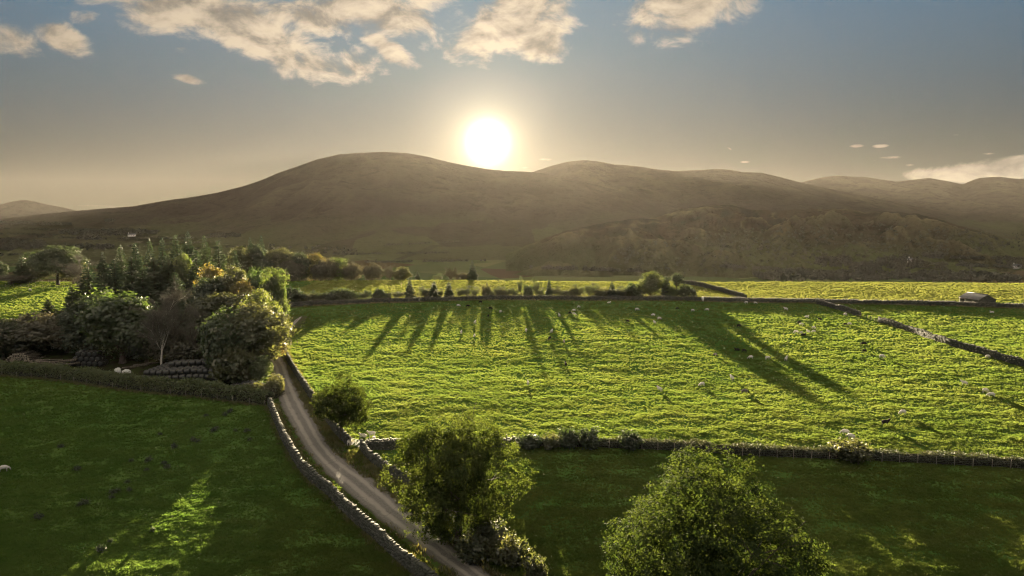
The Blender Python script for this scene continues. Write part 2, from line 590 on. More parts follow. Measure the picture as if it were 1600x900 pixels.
# ------------------------------------------------------------------ fells
def build_fell_mat(name, ca, cb, cc, green, s0=0.004, gmax=60.0, CDARK=0.75, CLITE=0.3):
    m, N = new_mat(name)
    geo = N.node('ShaderNodeNewGeometry')
    P = geo.outputs['Position']
    sep = N.node('ShaderNodeSeparateXYZ', {0: P})
    n = N.noise(N.vm('MULTIPLY', P, (1, 0.6, 2.0)), s0, 6.0, 0.62, 0.4)
    n2 = N.noise(P, s0 * 6, 5.0, 0.65, 0.3)
    n3 = N.noise(P, s0 * 22, 4.0, 0.6)
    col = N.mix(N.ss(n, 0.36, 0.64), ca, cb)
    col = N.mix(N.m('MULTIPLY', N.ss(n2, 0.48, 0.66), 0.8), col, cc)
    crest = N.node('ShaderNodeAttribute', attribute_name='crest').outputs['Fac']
    col = N.mix(N.ss(N.m('ADD', crest, N.m('MULTIPLY', N.m('SUBTRACT', n2, .5), .5)), 0.0, 0.42), N.vm('SCALE', col, scale=CDARK), col)  # gully bracken and the shade of the hollows both put into the colour
    col = N.mix(N.m('MULTIPLY', N.ss(N.m('ADD', crest, N.m('MULTIPLY', N.m('SUBTRACT', n2, .5), .35)), 0.62, 0.9), CLITE), col, (0.165, 0.145, 0.085))  # paler crests: dry grass plus painted rim light
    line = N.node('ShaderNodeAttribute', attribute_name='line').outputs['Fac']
    col = N.mix(N.m('MULTIPLY', N.m('MULTIPLY', line, N.ss(n2, .4, .6)), CLITE), col, (0.17, 0.15, 0.09))  # thin backlit rim of the ridges put into the colour
    low = N.ss(N.m('ADD', sep.outputs[2], N.m('MULTIPLY', n, gmax * 1.2)), gmax * 0.1, gmax * 1.5, 1.0, 0.0)
    vor = N.node('ShaderNodeTexVoronoi', {'Vector': N.vm('MULTIPLY', P, (1.0, 0.6, 0.0)), 'Scale': 0.008})
    vs = N.node('ShaderNodeSeparateColor', {0: vor.outputs['Color']})
    col = N.mix(N.m('MULTIPLY', low, N.m('ADD', 0.35, N.m('MULTIPLY', vs.outputs[0], 0.65))), col, green)
    col = N.mix(N.m('MULTIPLY', N.ss(n3, 0.5, 0.7), 0.25), col, (0.02, 0.02, 0.012))
    b = N.node('ShaderNodeBsdfDiffuse', {'Color': col, 'Roughness': 0.5})
    h = N.m('ADD', N.noise(P, s0 * 5, 6.0, 0.65), N.m('MULTIPLY', n3, 0.35))
    bp = N.node('ShaderNodeBump', {'Height': h, 'Strength': 0.9, 'Distance': 14.0})
    N.l.new(bp.outputs[0], b.inputs['Normal'])
    finish(N, b.outputs[0])
    return m


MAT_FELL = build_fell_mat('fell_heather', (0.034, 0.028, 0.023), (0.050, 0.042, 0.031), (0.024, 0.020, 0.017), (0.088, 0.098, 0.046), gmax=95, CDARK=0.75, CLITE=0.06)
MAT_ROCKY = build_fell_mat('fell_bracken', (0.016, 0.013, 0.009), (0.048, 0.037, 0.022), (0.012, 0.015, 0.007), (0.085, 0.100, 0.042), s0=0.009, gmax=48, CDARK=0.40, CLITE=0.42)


def fell(name, label, sky, Dr, Db, mat, base=-32.0, power=1.5, amp=14.0, wl=260.0, seed=1, n_az=420, n_r=90, back=0.35, rough=1.0, ridge_noise=0.0, spurs=0.0):
    """sky: list of (u, v) of the skyline; the slope runs from distance Db up to Dr and down behind"""
    us = np.array([p[0] for p in sky], float)
    vs = np.array([p[1] for p in sky], float)
    uu = np.linspace(us[0], us[-1], n_az)
    # smooth interpolation of the skyline
    vv = np.interp(uu, us, vs)
    k = max(3, int(n_az / (us[-1] - us[0]) * 9) | 1)
    pad = np.pad(vv, k // 2, mode='edge')
    vv = np.convolve(pad, np.ones(k) / k, 'valid')
    vv = vv + ridge_noise * (fbm(uu / 16.0, uu * 0, 4, seed + 50))
    a = (uu - 800) / FPX; b = (450 - vv) / FPX
    c, s = math.cos(PITCH), math.sin(PITCH)
    dx = a; dy = c + s * b; dz = -s + c * b
    hor = np.hypot(dx, dy)
    dirx, diry, tan = dx / hor, dy / hor, dz / hor
    zr = CAMZ + tan * Dr
    t = np.concatenate([np.linspace(0, 1, n_r), 1 + np.linspace(0.03, 1, 14) * back])
    TT, AA = np.meshgrid(t, np.arange(n_az), indexing='ij')
    R = Db + (Dr - Db) * TT
    X = dirx[AA] * R; Y = diry[AA] * R
    f = np.where(TT <= 1, TT ** power * (1 - 0.18 * (1 - TT) * TT * 2), 1 - ((TT - 1) / back) ** 1.3 * 0.75)
    H = np.maximum(zr - base, 1.0)[AA]
    env = np.sin(np.pi * np.clip(TT, 0, 1)) ** 0.8
    nz = fbm(X / wl, Y / wl, 6, seed, 0.52)
    rid = 1 - np.abs(fbm(X / (wl * 0.7), Y / (wl * 1.3), 4, seed + 9)) * 2.4
    Z = base + H * f + env * np.minimum(amp, H * 0.35) * rough * (nz * 1.4 + (rid - 0.5) * 0.8)
    if spurs:
        Z = Z + env * spurs * np.clip(H / 200, 0, 1) * fbm(X / (wl * 2.2), Y / (wl * 6), 3, seed + 31)
    lim = CAMZ + tan[AA] * R - 0.5       # nothing in front may stand above the ridge line
    Z = np.where(TT < 0.985, np.minimum(Z, np.where(lim > base, lim - (1 - TT) * 6, Z)), Z)
    ny, nx = X.shape
    idx = np.arange(ny * nx).reshape(ny, nx)
    q = np.stack([idx[:-1, :-1], idx[:-1, 1:], idx[1:, 1:], idx[1:, :-1]], -1).reshape(-1, 4)
    crest = np.clip(0.5 + 0.62 * nz + 0.45 * (rid - 0.45), 0, 1)
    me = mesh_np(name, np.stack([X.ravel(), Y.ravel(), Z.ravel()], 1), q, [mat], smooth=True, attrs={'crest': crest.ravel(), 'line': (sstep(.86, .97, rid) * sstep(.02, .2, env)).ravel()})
    return tag(link(name, me), label, kind='structure')


fell('distant_hill', 'small rounded hill far away at the left edge of the valley',
     [(-420, 345), (-260, 336), (-130, 330), (0, 320), (18, 315), (36, 312), (52, 314), (70, 319), (95, 323), (120, 329), (170, 338), (240, 346)],
     4600, 3900, MAT_FELL, seed=3, amp=9, power=1.15, n_az=160, n_r=40)
fell('high_fell', 'long row of rounded fell tops on the right skyline',
     [(1120, 300), (1180, 292), (1225, 290), (1256, 284), (1285, 277), (1310, 274), (1330, 276), (1355, 277), (1380, 281), (1402, 284), (1425, 281),
      (1452, 278), (1475, 282), (1505, 288), (1518, 282), (1530, 278), (1560, 276), (1585, 279), (1610, 280), (1650, 284), (1720, 278), (1800, 286), (1900, 300), (2050, 320), (2200, 345)],
     4300, 2500, MAT_FELL, seed=5, amp=16, power=1.25, spurs=18)
fell('middle_fell', 'second fell top and the long spur that runs down from it to the right',
     [(700, 300), (770, 285), (835, 268), (858, 260), (885, 253), (912, 250), (935, 252), (960, 257), (980, 258), (1005, 261), (1030, 265), (1055, 267), (1085, 266),
      (1120, 264), (1140, 265), (1160, 269), (1190, 270), (1220, 277), (1250, 285), (1300, 296), (1350, 306), (1400, 316), (1450, 327), (1500, 339), (1560, 353), (1620, 366), (1700, 378), (1800, 390)],
     3100, 1750, MAT_FELL, seed=8, amp=15, power=1.35, spurs=20)
fell('broad_fell', 'broad dark fell under the low sun with a long slope to the left',
     [(-420, 352), (-200, 350), (0, 342), (50, 336), (100, 331), (160, 326), (210, 322), (260, 313), (300, 308), (340, 301), (380, 291), (410, 281), (435, 270), (465, 260),
      (495, 249), (530, 241), (560, 239), (600, 237), (635, 239), (665, 244), (700, 253), (730, 259), (760, 264), (790, 267), (820, 268), (850, 271), (900, 281), (960, 296), (1040, 318), (1120, 340), (1200, 362), (1300, 392)],
     2500, 1150, MAT_FELL, seed=12, amp=15, power=1.6, n_az=620, n_r=120, spurs=26)
fell('rocky_fell', 'low craggy bracken covered fell in front of the high ones',
     [(900, 392), (960, 362), (1000, 346), (1030, 338), (1060, 328), (1100, 322), (1140, 320), (1175, 328), (1215, 329), (1250, 327), (1290, 326), (1325, 327),
      (1350, 331), (1395, 330), (1430, 334), (1465, 341), (1500, 353), (1530, 361), (1555, 366), (1575, 378), (1600, 388), (1640, 402), (1700, 416)],
     1500, 960, MAT_ROCKY, seed=20, amp=24, power=0.95, n_az=520, n_r=110, wl=150, rough=1.7, ridge_noise=2.2)
fell('rocky_knoll', 'rounded craggy knoll at the foot of the rocky fell',
     [(790, 398), (830, 380), (880, 362), (925, 352), (965, 345), (1000, 341), (1030, 343), (1060, 349), (1100, 356), (1140, 366), (1180, 372), (1215, 383), (1250, 398), (1290, 415), (1330, 432), (1360, 440)],
     1080, 780, MAT_ROCKY, seed=25, amp=18, power=0.9, n_az=420, n_r=90, wl=125, rough=1.7, ridge_noise=1.6)

# ------------------------------------------------------------------ evening haze
def build_haze():
    m, N = new_mat('haze')
    v = N.node('ShaderNodeVolumePrincipled', {'Color': (1.0, 0.93, 0.85), 'Density': HAZE, 'Anisotropy': 0.5})
    N.node('ShaderNodeOutputMaterial', {'Volume': v.outputs[0]})
    bm = bmesh.new()
    bmesh.ops.create_cube(bm, size=1.0)
    bmesh.ops.scale(bm, vec=(11600, 5900, 430), verts=bm.verts)
    bmesh.ops.translate(bm, vec=(0, 2470, 148), verts=bm.verts)
    me = bpy.data.meshes.new('haze'); bm.to_mesh(me); bm.free()
    me.materials.append(m)
    tag(link('haze', me), kind='stuff')

HAZE = 0.062e-4
build_haze()

# ------------------------------------------------------------------ plant and stone materials
L_GREEN = mat_leaf('leaf_green', (0.030, 0.050, 0.015), (0.058, 0.076, 0.022), (2.0, 2.1, 1.1), 0.40)
L_LIME = mat_leaf('leaf_lime', (0.048, 0.070, 0.018), (0.084, 0.096, 0.028), (2.0, 2.0, 1.1), 0.48)
L_OLIVE = mat_leaf('leaf_olive', (0.038, 0.048, 0.016), (0.072, 0.074, 0.026), (2.0, 1.9, 1.2), 0.42)
L_ORANGE = mat_leaf('leaf_autumn', (0.074, 0.078, 0.018), (0.120, 0.100, 0.026), (1.9, 1.7, 1.1), 0.45)
L_DARK = mat_leaf('leaf_dark', (0.024, 0.036, 0.014), (0.046, 0.062, 0.022), (1.8, 1.9, 1.2), 0.32)
L_BROWN = mat_leaf('leaf_brown', (0.046, 0.046, 0.022), (0.082, 0.074, 0.038), (1.6, 1.5, 1.2), 0.35)
L_NEEDLE = mat_leaf('needles', (0.020, 0.034, 0.016), (0.044, 0.060, 0.026), (1.6, 1.7, 1.2), 0.28)
L_HEDGE = mat_leaf('leaf_hedge', (0.036, 0.062, 0.018), (0.080, 0.100, 0.030), (2.0, 2.0, 1.2), 0.38, scale=0.6)
L_DRY = mat_leaf('dry_stems', (0.085, 0.068, 0.028), (0.060, 0.075, 0.022), (1.9, 1.8, 1.2), 0.40, scale=0.5)
L_GRASS = None


def build_grass_mat():
    m, N = new_mat('grass_blades')
    geo = N.node('ShaderNodeNewGeometry'); P = geo.outputs['Position']
    sep = N.node('ShaderNodeSeparateXYZ', {0: P})
    n = N.noise(P, 0.06, 3.0, 0.6)
    n2 = N.noise(P, 0.6, 3.0, 0.6)
    n3 = N.noise(N.vm('MULTIPLY', P, (0.5, 1.4, 1.0)), 0.22, 4.0, 0.65)
    f = N.ss(N.m('ADD', N.m('MULTIPLY', n, 0.65), N.m('MULTIPLY', n2, 0.4)), 0.35, 0.7)
    col = N.mix(f, (0.064, 0.098, 0.026), (0.100, 0.126, 0.040))
    col = N.mix(N.m('MULTIPLY', N.ss(n3, 0.54, 0.74), 0.3), col, (0.120, 0.115, 0.034))     # drier, browner patches
    col = N.mix(N.m('MULTIPLY', N.ss(n3, 0.46, 0.30), 0.5), col, (0.038, 0.074, 0.014))     # lusher dark ones
    left = N.ss(sep.outputs[0], -20.0, -34.0)
    col = N.mix(N.m('MULTIPLY', left, N.ss(sep.outputs[1], 150.0, 120.0)), col, N.vm('MULTIPLY', col, (0.88, 1.08, 1.02)))
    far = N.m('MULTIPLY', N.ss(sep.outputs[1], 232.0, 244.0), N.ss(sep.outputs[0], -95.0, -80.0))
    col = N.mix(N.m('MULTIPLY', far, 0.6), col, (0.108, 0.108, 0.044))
    d = N.node('ShaderNodeBsdfDiffuse', {'Color': col})
    tr = N.node('ShaderNodeBsdfTranslucent', {'Color': N.vm('MULTIPLY', col, (2.3, 2.2, 1.2))})
    mx = N.node('ShaderNodeMixShader', {0: 0.5, 1: d.outputs[0], 2: tr.outputs[0]})
    finish(N, mx.outputs[0])
    return m


L_GRASS = build_grass_mat()
BARK = mat_simple('bark', (0.050, 0.040, 0.030), (0.10, 0.085, 0.065), 6.0, 0.9, 0.6, 14.0, stretch=(1, 1, .25))
BARK_WHITE = mat_simple('birch_bark', (0.55, 0.52, 0.46), (0.30, 0.27, 0.23), 4.0, 0.8, 0.2, stretch=(1, 1, 2))
TWIG = mat_simple('twigs', (0.085, 0.080, 0.060), (0.135, 0.126, 0.098), 1.2, 0.9)
WOOD = mat_simple('weathered_wood', (0.20, 0.17, 0.13), (0.34, 0.30, 0.24), 3.0, 0.85, 0.4, stretch=(6, 6, .6))
WIRE = mat_simple('wire', (0.08, 0.08, 0.08), (0.12, 0.12, 0.12), 3.0, 0.5)
METAL = mat_simple('galvanised_steel', (0.36, 0.37, 0.38), (0.48, 0.49, 0.50), 3.0, 0.45, spec=0.6)


def build_stone_mat(name, ca, cb, moss=0.5):
    m, N = new_mat(name)
    geo = N.node('ShaderNodeNewGeometry')
    tint = N.node('ShaderNodeAttribute', attribute_name='tint').outputs['Fac']
    n = N.noise(geo.outputs['Position'], 5.0, 5.0, 0.65)
    col = N.mix(tint, ca, cb)
    col = N.mix(N.m('MULTIPLY', N.ss(n, 0.5, 0.7), moss), col, (0.060, 0.072, 0.026))
    col = N.mix(N.m('MULTIPLY', N.ss(N.noise(geo.outputs['Position'], 9.0, 3.0, 0.6), 0.60, 0.70), 0.35), col, (0.20, 0.20, 0.18))
    b = N.node('ShaderNodeBsdfPrincipled', {'Base Color': col, 'Roughness': 0.9})
    bp = N.node('ShaderNodeBump', {'Height': N.noise(geo.outputs['Position'], 18.0, 4.0, 0.6), 'Strength': 0.5, 'Distance': 0.03})
    N.l.new(bp.outputs[0], b.inputs['Normal'])
    finish(N, b.outputs[0])
    return m

STONE = build_stone_mat('dry_stone', (0.030, 0.034, 0.025), (0.125, 0.125, 0.105))
STONE_D = build_stone_mat('dark_stone', (0.034, 0.036, 0.028), (0.105, 0.106, 0.088), 0.6)

# ------------------------------------------------------------------ vectorised builders
def rot_basis(n, rng, tilt=None):
    """n random orthonormal bases (n,3,3)"""
    a = rng.normal(size=(n, 3)); a /= np.linalg.norm(a, axis=1)[:, None]
    b = rng.normal(size=(n, 3)); b -= (a * b).sum(1)[:, None] * a
    b /= np.linalg.norm(b, axis=1)[:, None]
    return a, b


def leaf_quads(C, size, rng, up=0.0, elong=1.0, face=None):
    """one bent four-sided leaf spray at every centre"""
    n = len(C)
    a, b = rot_basis(n, rng)
    if face is not None:                      # leaves lie roughly square to the outward direction of their billow
        nn = face + rng.normal(size=(n, 3)) * .55; nn /= np.linalg.norm(nn, axis=1)[:, None]
        a = a - (a * nn).sum(1)[:, None] * nn; a /= np.linalg.norm(a, axis=1)[:, None]
        b = np.cross(nn, a)
    if up:
        a[:, 2] *= (1 - up); a /= np.linalg.norm(a, axis=1)[:, None]
        b = b - (a * b).sum(1)[:, None] * a; b /= np.linalg.norm(b, axis=1)[:, None]
    s = (size * rng.uniform(0.6, 1.35, n))[:, None]
    a = a * s * 0.5 * elong; b = b * s * 0.5
    nn = np.cross(a, b); nn /= np.linalg.norm(nn, axis=1)[:, None] + 1e-9
    k = nn * s * 0.18
    V = np.stack([C - a * 1.1, C - b * .8 + k, C + a, C + b * .75 + k], 1).reshape(-1, 3)
    F = np.arange(n * 4).reshape(n, 4)
    return V, F


def tube(path, radii, sides=6):
    path = np.array(path, float); radii = np.array(radii, float)
    n = len(path)
    d = np.gradient(path, axis=0); d /= np.linalg.norm(d, axis=1)[:, None] + 1e-9
    ref = np.where(np.abs(d[:, 2:3]) < 0.9, np.array([[0, 0, 1.0]]), np.array([[1.0, 0, 0]]))
    u = np.cross(d, ref); u /= np.linalg.norm(u, axis=1)[:, None]
    w = np.cross(d, u)
    an = np.linspace(0, 2 * np.pi, sides, endpoint=False)
    ring = (u[:, None, :] * np.cos(an)[None, :, None] + w[:, None, :] * np.sin(an)[None, :, None]) * radii[:, None, None] + path[:, None, :]
    V = ring.reshape(-1, 3)
    i = np.arange(n - 1)[:, None] * sides; j = np.arange(sides)[None, :]; j2 = (j + 1) % sides
    F = np.stack([i + j, i + j2, i + sides + j2, i + sides + j], -1).reshape(-1, 4)
    cap = np.arange(sides)[None, :] + (n - 1) * sides
    return V, F


class Acc:
    """collects vertex and face arrays"""
    def __init__(self):
        self.v = []; self.f = {}; self.n = 0; self.at = []
    def add(self, V, F, a=None):
        V = np.asarray(V, float); F = np.asarray(F)
        self.v.append(V)
        self.f.setdefault(F.shape[1], []).append(F + self.n)
        self.at.append(np.full(len(V), 0.5) if a is None else np.broadcast_to(a, (len(V),)))
        self.n += len(V)
    def mesh(self, name, mats, smooth=False, attr=None):
        fs = [np.concatenate(x) for x in self.f.values()]
        return mesh_np(name, np.concatenate(self.v), fs, mats, smooth, attrs={attr: np.concatenate(self.at)} if attr else None)


CUBE_V = np.array([[-1, -1, -1], [1, -1, -1], [1, 1, -1], [-1, 1, -1], [-1, -1, 1], [1, -1, 1], [1, 1, 1], [-1, 1, 1]], float)
CUBE_F = np.array([[0, 3, 2, 1], [4, 5, 6, 7], [0, 1, 5, 4], [1, 2, 6, 5], [2, 3, 7, 6], [3, 0, 4, 7]])


def boxes(C, H, yaw, rng=None, jit=0.0, pitch=None):
    """C (n,3) centres, H (n,3) half sizes, yaw (n)"""
    C = np.atleast_2d(np.asarray(C, float)); n = len(C)
    H = np.broadcast_to(np.asarray(H, float), (n, 3)); yaw = np.broadcast_to(yaw, (n,))
    V = CUBE_V[None] * H[:, None, :]
    if rng is not None and jit:
        V = V + rng.uniform(-jit, jit, V.shape) * H[:, None, :].min(2, keepdims=True)
    if pitch is not None:
        p = np.broadcast_to(pitch, (n,)); cp, sp = np.cos(p)[:, None], np.sin(p)[:, None]
        V = np.stack([V[..., 0] * cp - V[..., 2] * sp, V[..., 1], V[..., 0] * sp + V[..., 2] * cp], -1)
    c, s = np.cos(yaw)[:, None], np.sin(yaw)[:, None]
    W = np.stack([V[..., 0] * c - V[..., 1] * s, V[..., 0] * s + V[..., 1] * c, V[..., 2]], -1) + C[:, None, :]
    F = (CUBE_F[None] + (np.arange(n) * 8)[:, None, None]).reshape(-1, 4)
    return W.reshape(-1, 3), F

# ------------------------------------------------------------------ trees
def crown_points(H, Wd, base, nclump, per, rng, nblob=26, csig=0.32, flat=0.85, taper=0.0):
    """leaf positions: clumps over billows over an overall crown outline"""
    cz = (H + base) / 2; rz = (H - base) / 2; rx = Wd / 2
    B = []
    br = min(rx, rz) * 0.42
    while len(B) < nblob:
        p = rng.normal(size=3); p /= np.linalg.norm(p)
        r = rng.uniform(0.25, 1.0) ** 0.6
        q = p * r
        zz = q[2]
        k = 1 - taper * max(0, zz)
        s = rng.uniform(0.75, 1.2) * br
        B.append((q[0] * (rx - s * .8) * k, q[1] * (rx - s * .8) * k, cz + zz * (rz - s * .75), s))
    B = np.array(B)
    w = B[:, 3] ** 2; w /= w.sum()
    bi = rng.choice(len(B), nclump, p=w)
    d = rng.normal(size=(nclump, 3)); d[:, 2] += 0.25; d /= np.linalg.norm(d, axis=1)[:, None]
    C = B[bi, :3] + d * (B[bi, 3] * rng.uniform(0.72, 1.06, nclump))[:, None] * np.array([1, 1, flat])
    # the inside of the crown holds few leaves
    keep = np.ones(nclump, bool)
    for b in B:
        keep &= ~((np.linalg.norm((C - b[:3]), axis=1) < b[3] * 0.38))
    C = C[keep]
    d = d[keep]
    L = np.repeat(C, per, 0) + rng.normal(size=(len(C) * per, 3)) * csig * np.array([1, 1, 0.7])
    fc = np.repeat(d, per, 0) + np.array([0, 0, .35]) + rng.normal(size=L.shape) * .2
    return L, B, fc


def limb_tubes(B, H, base, r0, rng, acc, nl=9):
    top = base + (H - base) * 0.55
    k = 6
    path = [(0, 0, -0.4)] + [(rng.normal() * 0.02 * H * i / k, rng.normal() * 0.02 * H * i / k, top * i / k) for i in range(1, k + 1)]
    rad = [r0 * 1.45] + [r0 * (1 - 0.72 * i / k) for i in range(1, k + 1)]
    acc.add(*tube(path, rad, 8))
    order = rng.permutation(len(B))[:nl]
    for i in order:
        b = B[i]
        z0 = min(b[2] * 0.62, top * 0.95) * rng.uniform(0.75, 1)
        j = z0 / top * k
        s = np.array([path[min(k, int(j) + 1)][0] * .8, path[min(k, int(j) + 1)][1] * .8, z0])
        e = b[:3]
        m = (s + e) / 2 + np.array([0, 0, -0.05 * H]) * 0.3 + rng.normal(size=3) * 0.02 * H
        acc.add(*tube([s, m, e], [r0 * .38, r0 * .26, r0 * .08], 5))
        for q in range(3):
            e2 = e + rng.normal(size=3) * b[3] * 0.7
            acc.add(*tube([m * .4 + e * .6, e2], [r0 * .13, r0 * .03], 4))


class Proto:
    def __init__(self, H, W, parts): self.H = H; self.W = W; self.parts = parts   # parts: [(name, mesh)]


def broadleaf(key, H, Wd, mat, seed, nclump=1150, per=9, leaf=0.44, base=0.06, nblob=26, csig=0.34, bark=None, taper=0.0, flat=.85):
    rng = np.random.default_rng(seed)
    L, B, fc = crown_points(H, Wd, H * base, nclump, per, rng, nblob, csig, flat, taper)
    k = L[:, 2] > H * base * 0.6
    V, F = leaf_quads(L[k], leaf, rng, face=fc[k])
    crown = mesh_np(key + '_crown', V, F, [mat])
    a = Acc(); limb_tubes(B, H, H * base, 0.028 * H, rng, a)
    return Proto(H, Wd, [('trunk', a.mesh(key + '_trunk', [bark or BARK], True)), ('crown', crown)])


def spruce(key, H, Wd, mat, seed, levels=36, leaf=0.55, dens=1.7, base=0.04):
    rng = np.random.default_rng(seed)
    pts = []
    for i in range(levels):
        f = i / (levels - 1)
        z = H * (base + (0.985 - base) * f)
        R = Wd / 2 * (1 - f) ** 0.72 * rng.uniform(0.75, 1.12) + 0.22
        nb = max(3, int(8 * (1 - f) + 3))
        a0 = rng.uniform(0, 6.28)
        for k in range(nb):
            a = a0 + k * 2 * np.pi / nb + rng.normal() * 0.2
            Rk = R * rng.uniform(0.65, 1.12)
            n = max(3, int(dens * Rk / 0.17))
            t = np.sqrt(rng.uniform(0.04, 1, n))
            w = 0.16 * Rk * (1.25 - t)
            x = np.cos(a) * Rk * t - np.sin(a) * rng.normal(size=n) * w
            y = np.sin(a) * Rk * t + np.cos(a) * rng.normal(size=n) * w
            zz = z - 0.30 * Rk * t ** 1.3 + 0.12 * Rk * t ** 3 + rng.normal(size=n) * 0.10
            pts.append(np.stack([x, y, zz], 1))
    P = np.concatenate(pts)
    V, F = leaf_quads(P, leaf, rng, up=0.65, elong=1.5)
    a = Acc(); a.add(*tube([(0, 0, -.4), (0, 0, H * .5), (0, 0, H * .99)], [0.02 * H, 0.012 * H, 0.002 * H], 7))
    return Proto(H, Wd, [('trunk', a.mesh(key + '_trunk', [BARK], True)), ('crown', mesh_np(key + '_crown', V, F, [mat]))])


def twiggy(key, H, Wd, seed, bark, twig_mat, leafmat=None, ntwig=9000, upright=0.5, nleaf=0, stems=1, tl=0.75, tw=0.035):
    """a tree that has shed its leaves: limbs, boughs and a haze of twigs"""
    rng = np.random.default_rng(seed)
    a = Acc(); tips = []
    def grow(p, d, L, r, lev):
        n = 4
        path = [p]; q = p.copy(); dd = d.copy()
        for i in range(n):
            dd = dd + rng.normal(size=3) * 0.09 + np.array([0, 0, 0.05 * upright])
            dd /= np.linalg.norm(dd)
            q = q + dd * L / n
            path.append(q.copy())
            if lev >= 2: tips.append((q.copy(), dd.copy()))
        rad = np.linspace(r, r * 0.45, n + 1)
        a.add(*tube(path, rad, 7 if lev == 0 else (5 if lev == 1 else 3)))
        if lev < 3:
            m = [7, 5, 3][lev]
            for k in range(m):
                f = rng.uniform(0.30 if lev == 0 else 0.2, 1.0)
                i = min(n - 1, int(f * n)); s = path[i] + (path[i + 1] - path[i]) * (f * n - i)
                ax = rng.normal(size=3); ax -= ax.dot(dd) * dd; ax /= np.linalg.norm(ax)
                sp = rng.uniform(0.45, 0.85)
                nd = dd * (1 - sp * 0.4) + ax * sp + np.array([0, 0, 0.25 * upright]); nd /= np.linalg.norm(nd)
                grow(s, nd, L * (0.50 if lev == 0 else 0.55) * rng.uniform(.8, 1.15), r * 0.36 if lev == 0 else r * .5, lev + 1)
    for s in range(stems):
        lean = rng.normal(size=3) * 0.10 * (stems > 1); lean[2] = 1
        grow(np.array([rng.normal() * .3 * (stems > 1), rng.normal() * .3 * (stems > 1), -0.3]), lean / np.linalg.norm(lean), H * 0.78, 0.016 * H, 0)
    tp = np.array([t[0] for t in tips]); td = np.array([t[1] for t in tips])
    i = rng.integers(0, len(tp), ntwig)
    d = td[i] + rng.normal(size=(ntwig, 3)) * 0.65; d[:, 2] += 0.15; d /= np.linalg.norm(d, axis=1)[:, None]
    s0 = tp[i] + rng.normal(size=(ntwig, 3)) * 0.30
    ln = rng.uniform(0.5, 1.2, ntwig)[:, None] * tl
    side = np.cross(d, rng.normal(size=(ntwig, 3))); side /= np.linalg.norm(side, axis=1)[:, None]
    V = np.stack([s0 - side * tw * .5, s0 + side * tw * .5, s0 + d * ln], 1).reshape(-1, 3)
    F = np.arange(ntwig * 3).reshape(-1, 3)
    c = Acc(); c.add(V, F)
    me_c = c.mesh(key + '_twigs', [twig_mat])
    parts = [('trunk', a.mesh(key + '_trunk', [bark], True)), ('twigs', me_c)]
    if nleaf:
        j = rng.integers(0, len(tp), nleaf)
        Lp = tp[j] + rng.normal(size=(nleaf, 3)) * 0.45
        V, F = leaf_quads(Lp, 0.24, rng)
        parts.append(('crown', mesh_np(key + '_crown', V, F, [leafmat])))
    allz = np.concatenate([tp[:, 2]]); w = 2 * np.percentile(np.hypot(tp[:, 0], tp[:, 1]), 95)
    return Proto(allz.max() + 0.4, w, parts)


def bush(key, H, Wd, mat, seed, nclump=260, per=9, leaf=0.34, csig=0.22):
    rng = np.random.default_rng(seed)
    L, B, _ = crown_points(H, Wd, -0.1 * H, nclump, per, rng, 14, csig, 0.9)
    k = rng.uniform(size=len(L)) < .16          # shoots that stick out of the mass
    L[k, :2] *= rng.uniform(1.0, 1.22, k.sum())[:, None]; L[k, 2] *= rng.uniform(1.0, 1.25, k.sum())
    ang = np.arctan2(L[:, 1], L[:, 0])
    L[:, 2] *= 1 + .18 * np.sin(ang * 3 + seed) + .12 * np.sin(ang * 5 + seed * 2)
    L = L[L[:, 2] > 0.02]
    V, F = leaf_quads(L, leaf, rng)
    a = Acc()
    for b in B[:6]:
        a.add(*tube([(0, 0, -.2), b[:3] * np.array([.5, .5, .45]), b[:3]], [0.05, .035, .012], 4))
    return Proto(H, Wd, [('stems', a.mesh(key + '_stems', [BARK], True)), ('foliage', mesh_np(key + '_foliage', V, F, [mat]))])


PR = {}
PR['green'] = [broadleaf('green', 11, 10.5, L_GREEN, 101), broadleaf('green2', 12, 10, L_GREEN, 102, base=.03)]
PR['lime'] = [broadleaf('lime', 11, 8.5, L_LIME, 103, base=.03), broadleaf('lime2', 12, 9, L_LIME, 104, base=.04)]
PR['olive'] = [broadleaf('olive', 12, 10, L_OLIVE, 105, base=.02), broadleaf('olive2', 12, 9, L_OLIVE, 106, base=.03)]
PR['orange'] = [broadleaf('autumn', 11, 9, L_ORANGE, 107, base=.03)]
PR['dark'] = [broadleaf('darkleaf', 12, 9.5, L_DARK, 108, base=.02)]
PR['brownleaf'] = [broadleaf('brownleaf', 10, 10, L_BROWN, 109, base=.01, nclump=1000)]
PR['oak'] = [broadleaf('oak', 17, 17, L_DARK, 110, nclump=1300, per=10, leaf=.55, base=.2, nblob=34, flat=.6)]
PR['spruce'] = [spruce('spruce', 20, 7.5, L_NEEDLE, 120), spruce('spruce2', 19, 6.8, L_NEEDLE, 121, levels=30), spruce('spruce3', 20, 8.5, L_NEEDLE, 122, levels=28)]
PR['thinspruce'] = [spruce('thinspruce', 9, 2.8, L_NEEDLE, 123, levels=24, leaf=.42)]
PR['twiggy'] = [twiggy('bare', 12, 9, 130, BARK, TWIG, ntwig=7000), twiggy('bare2', 11, 9, 131, BARK, TWIG, L_BROWN, ntwig=12000, tw=.05, nleaf=2500, stems=2)]
PR['birch'] = [twiggy('birch', 12, 9, 132, BARK_WHITE, TWIG, ntwig=13000, tw=.05, upright=1.2)]
PR['bush'] = [bush('bush', 3, 3.4, L_DARK, 140), bush('bush2', 3, 3.8, L_OLIVE, 141)]
PR['pine'] = [broadleaf('pine', 10, 7, L_DARK, 142, nclump=330, per=12, leaf=.46, base=.35, nblob=10, csig=.4, flat=.5)]
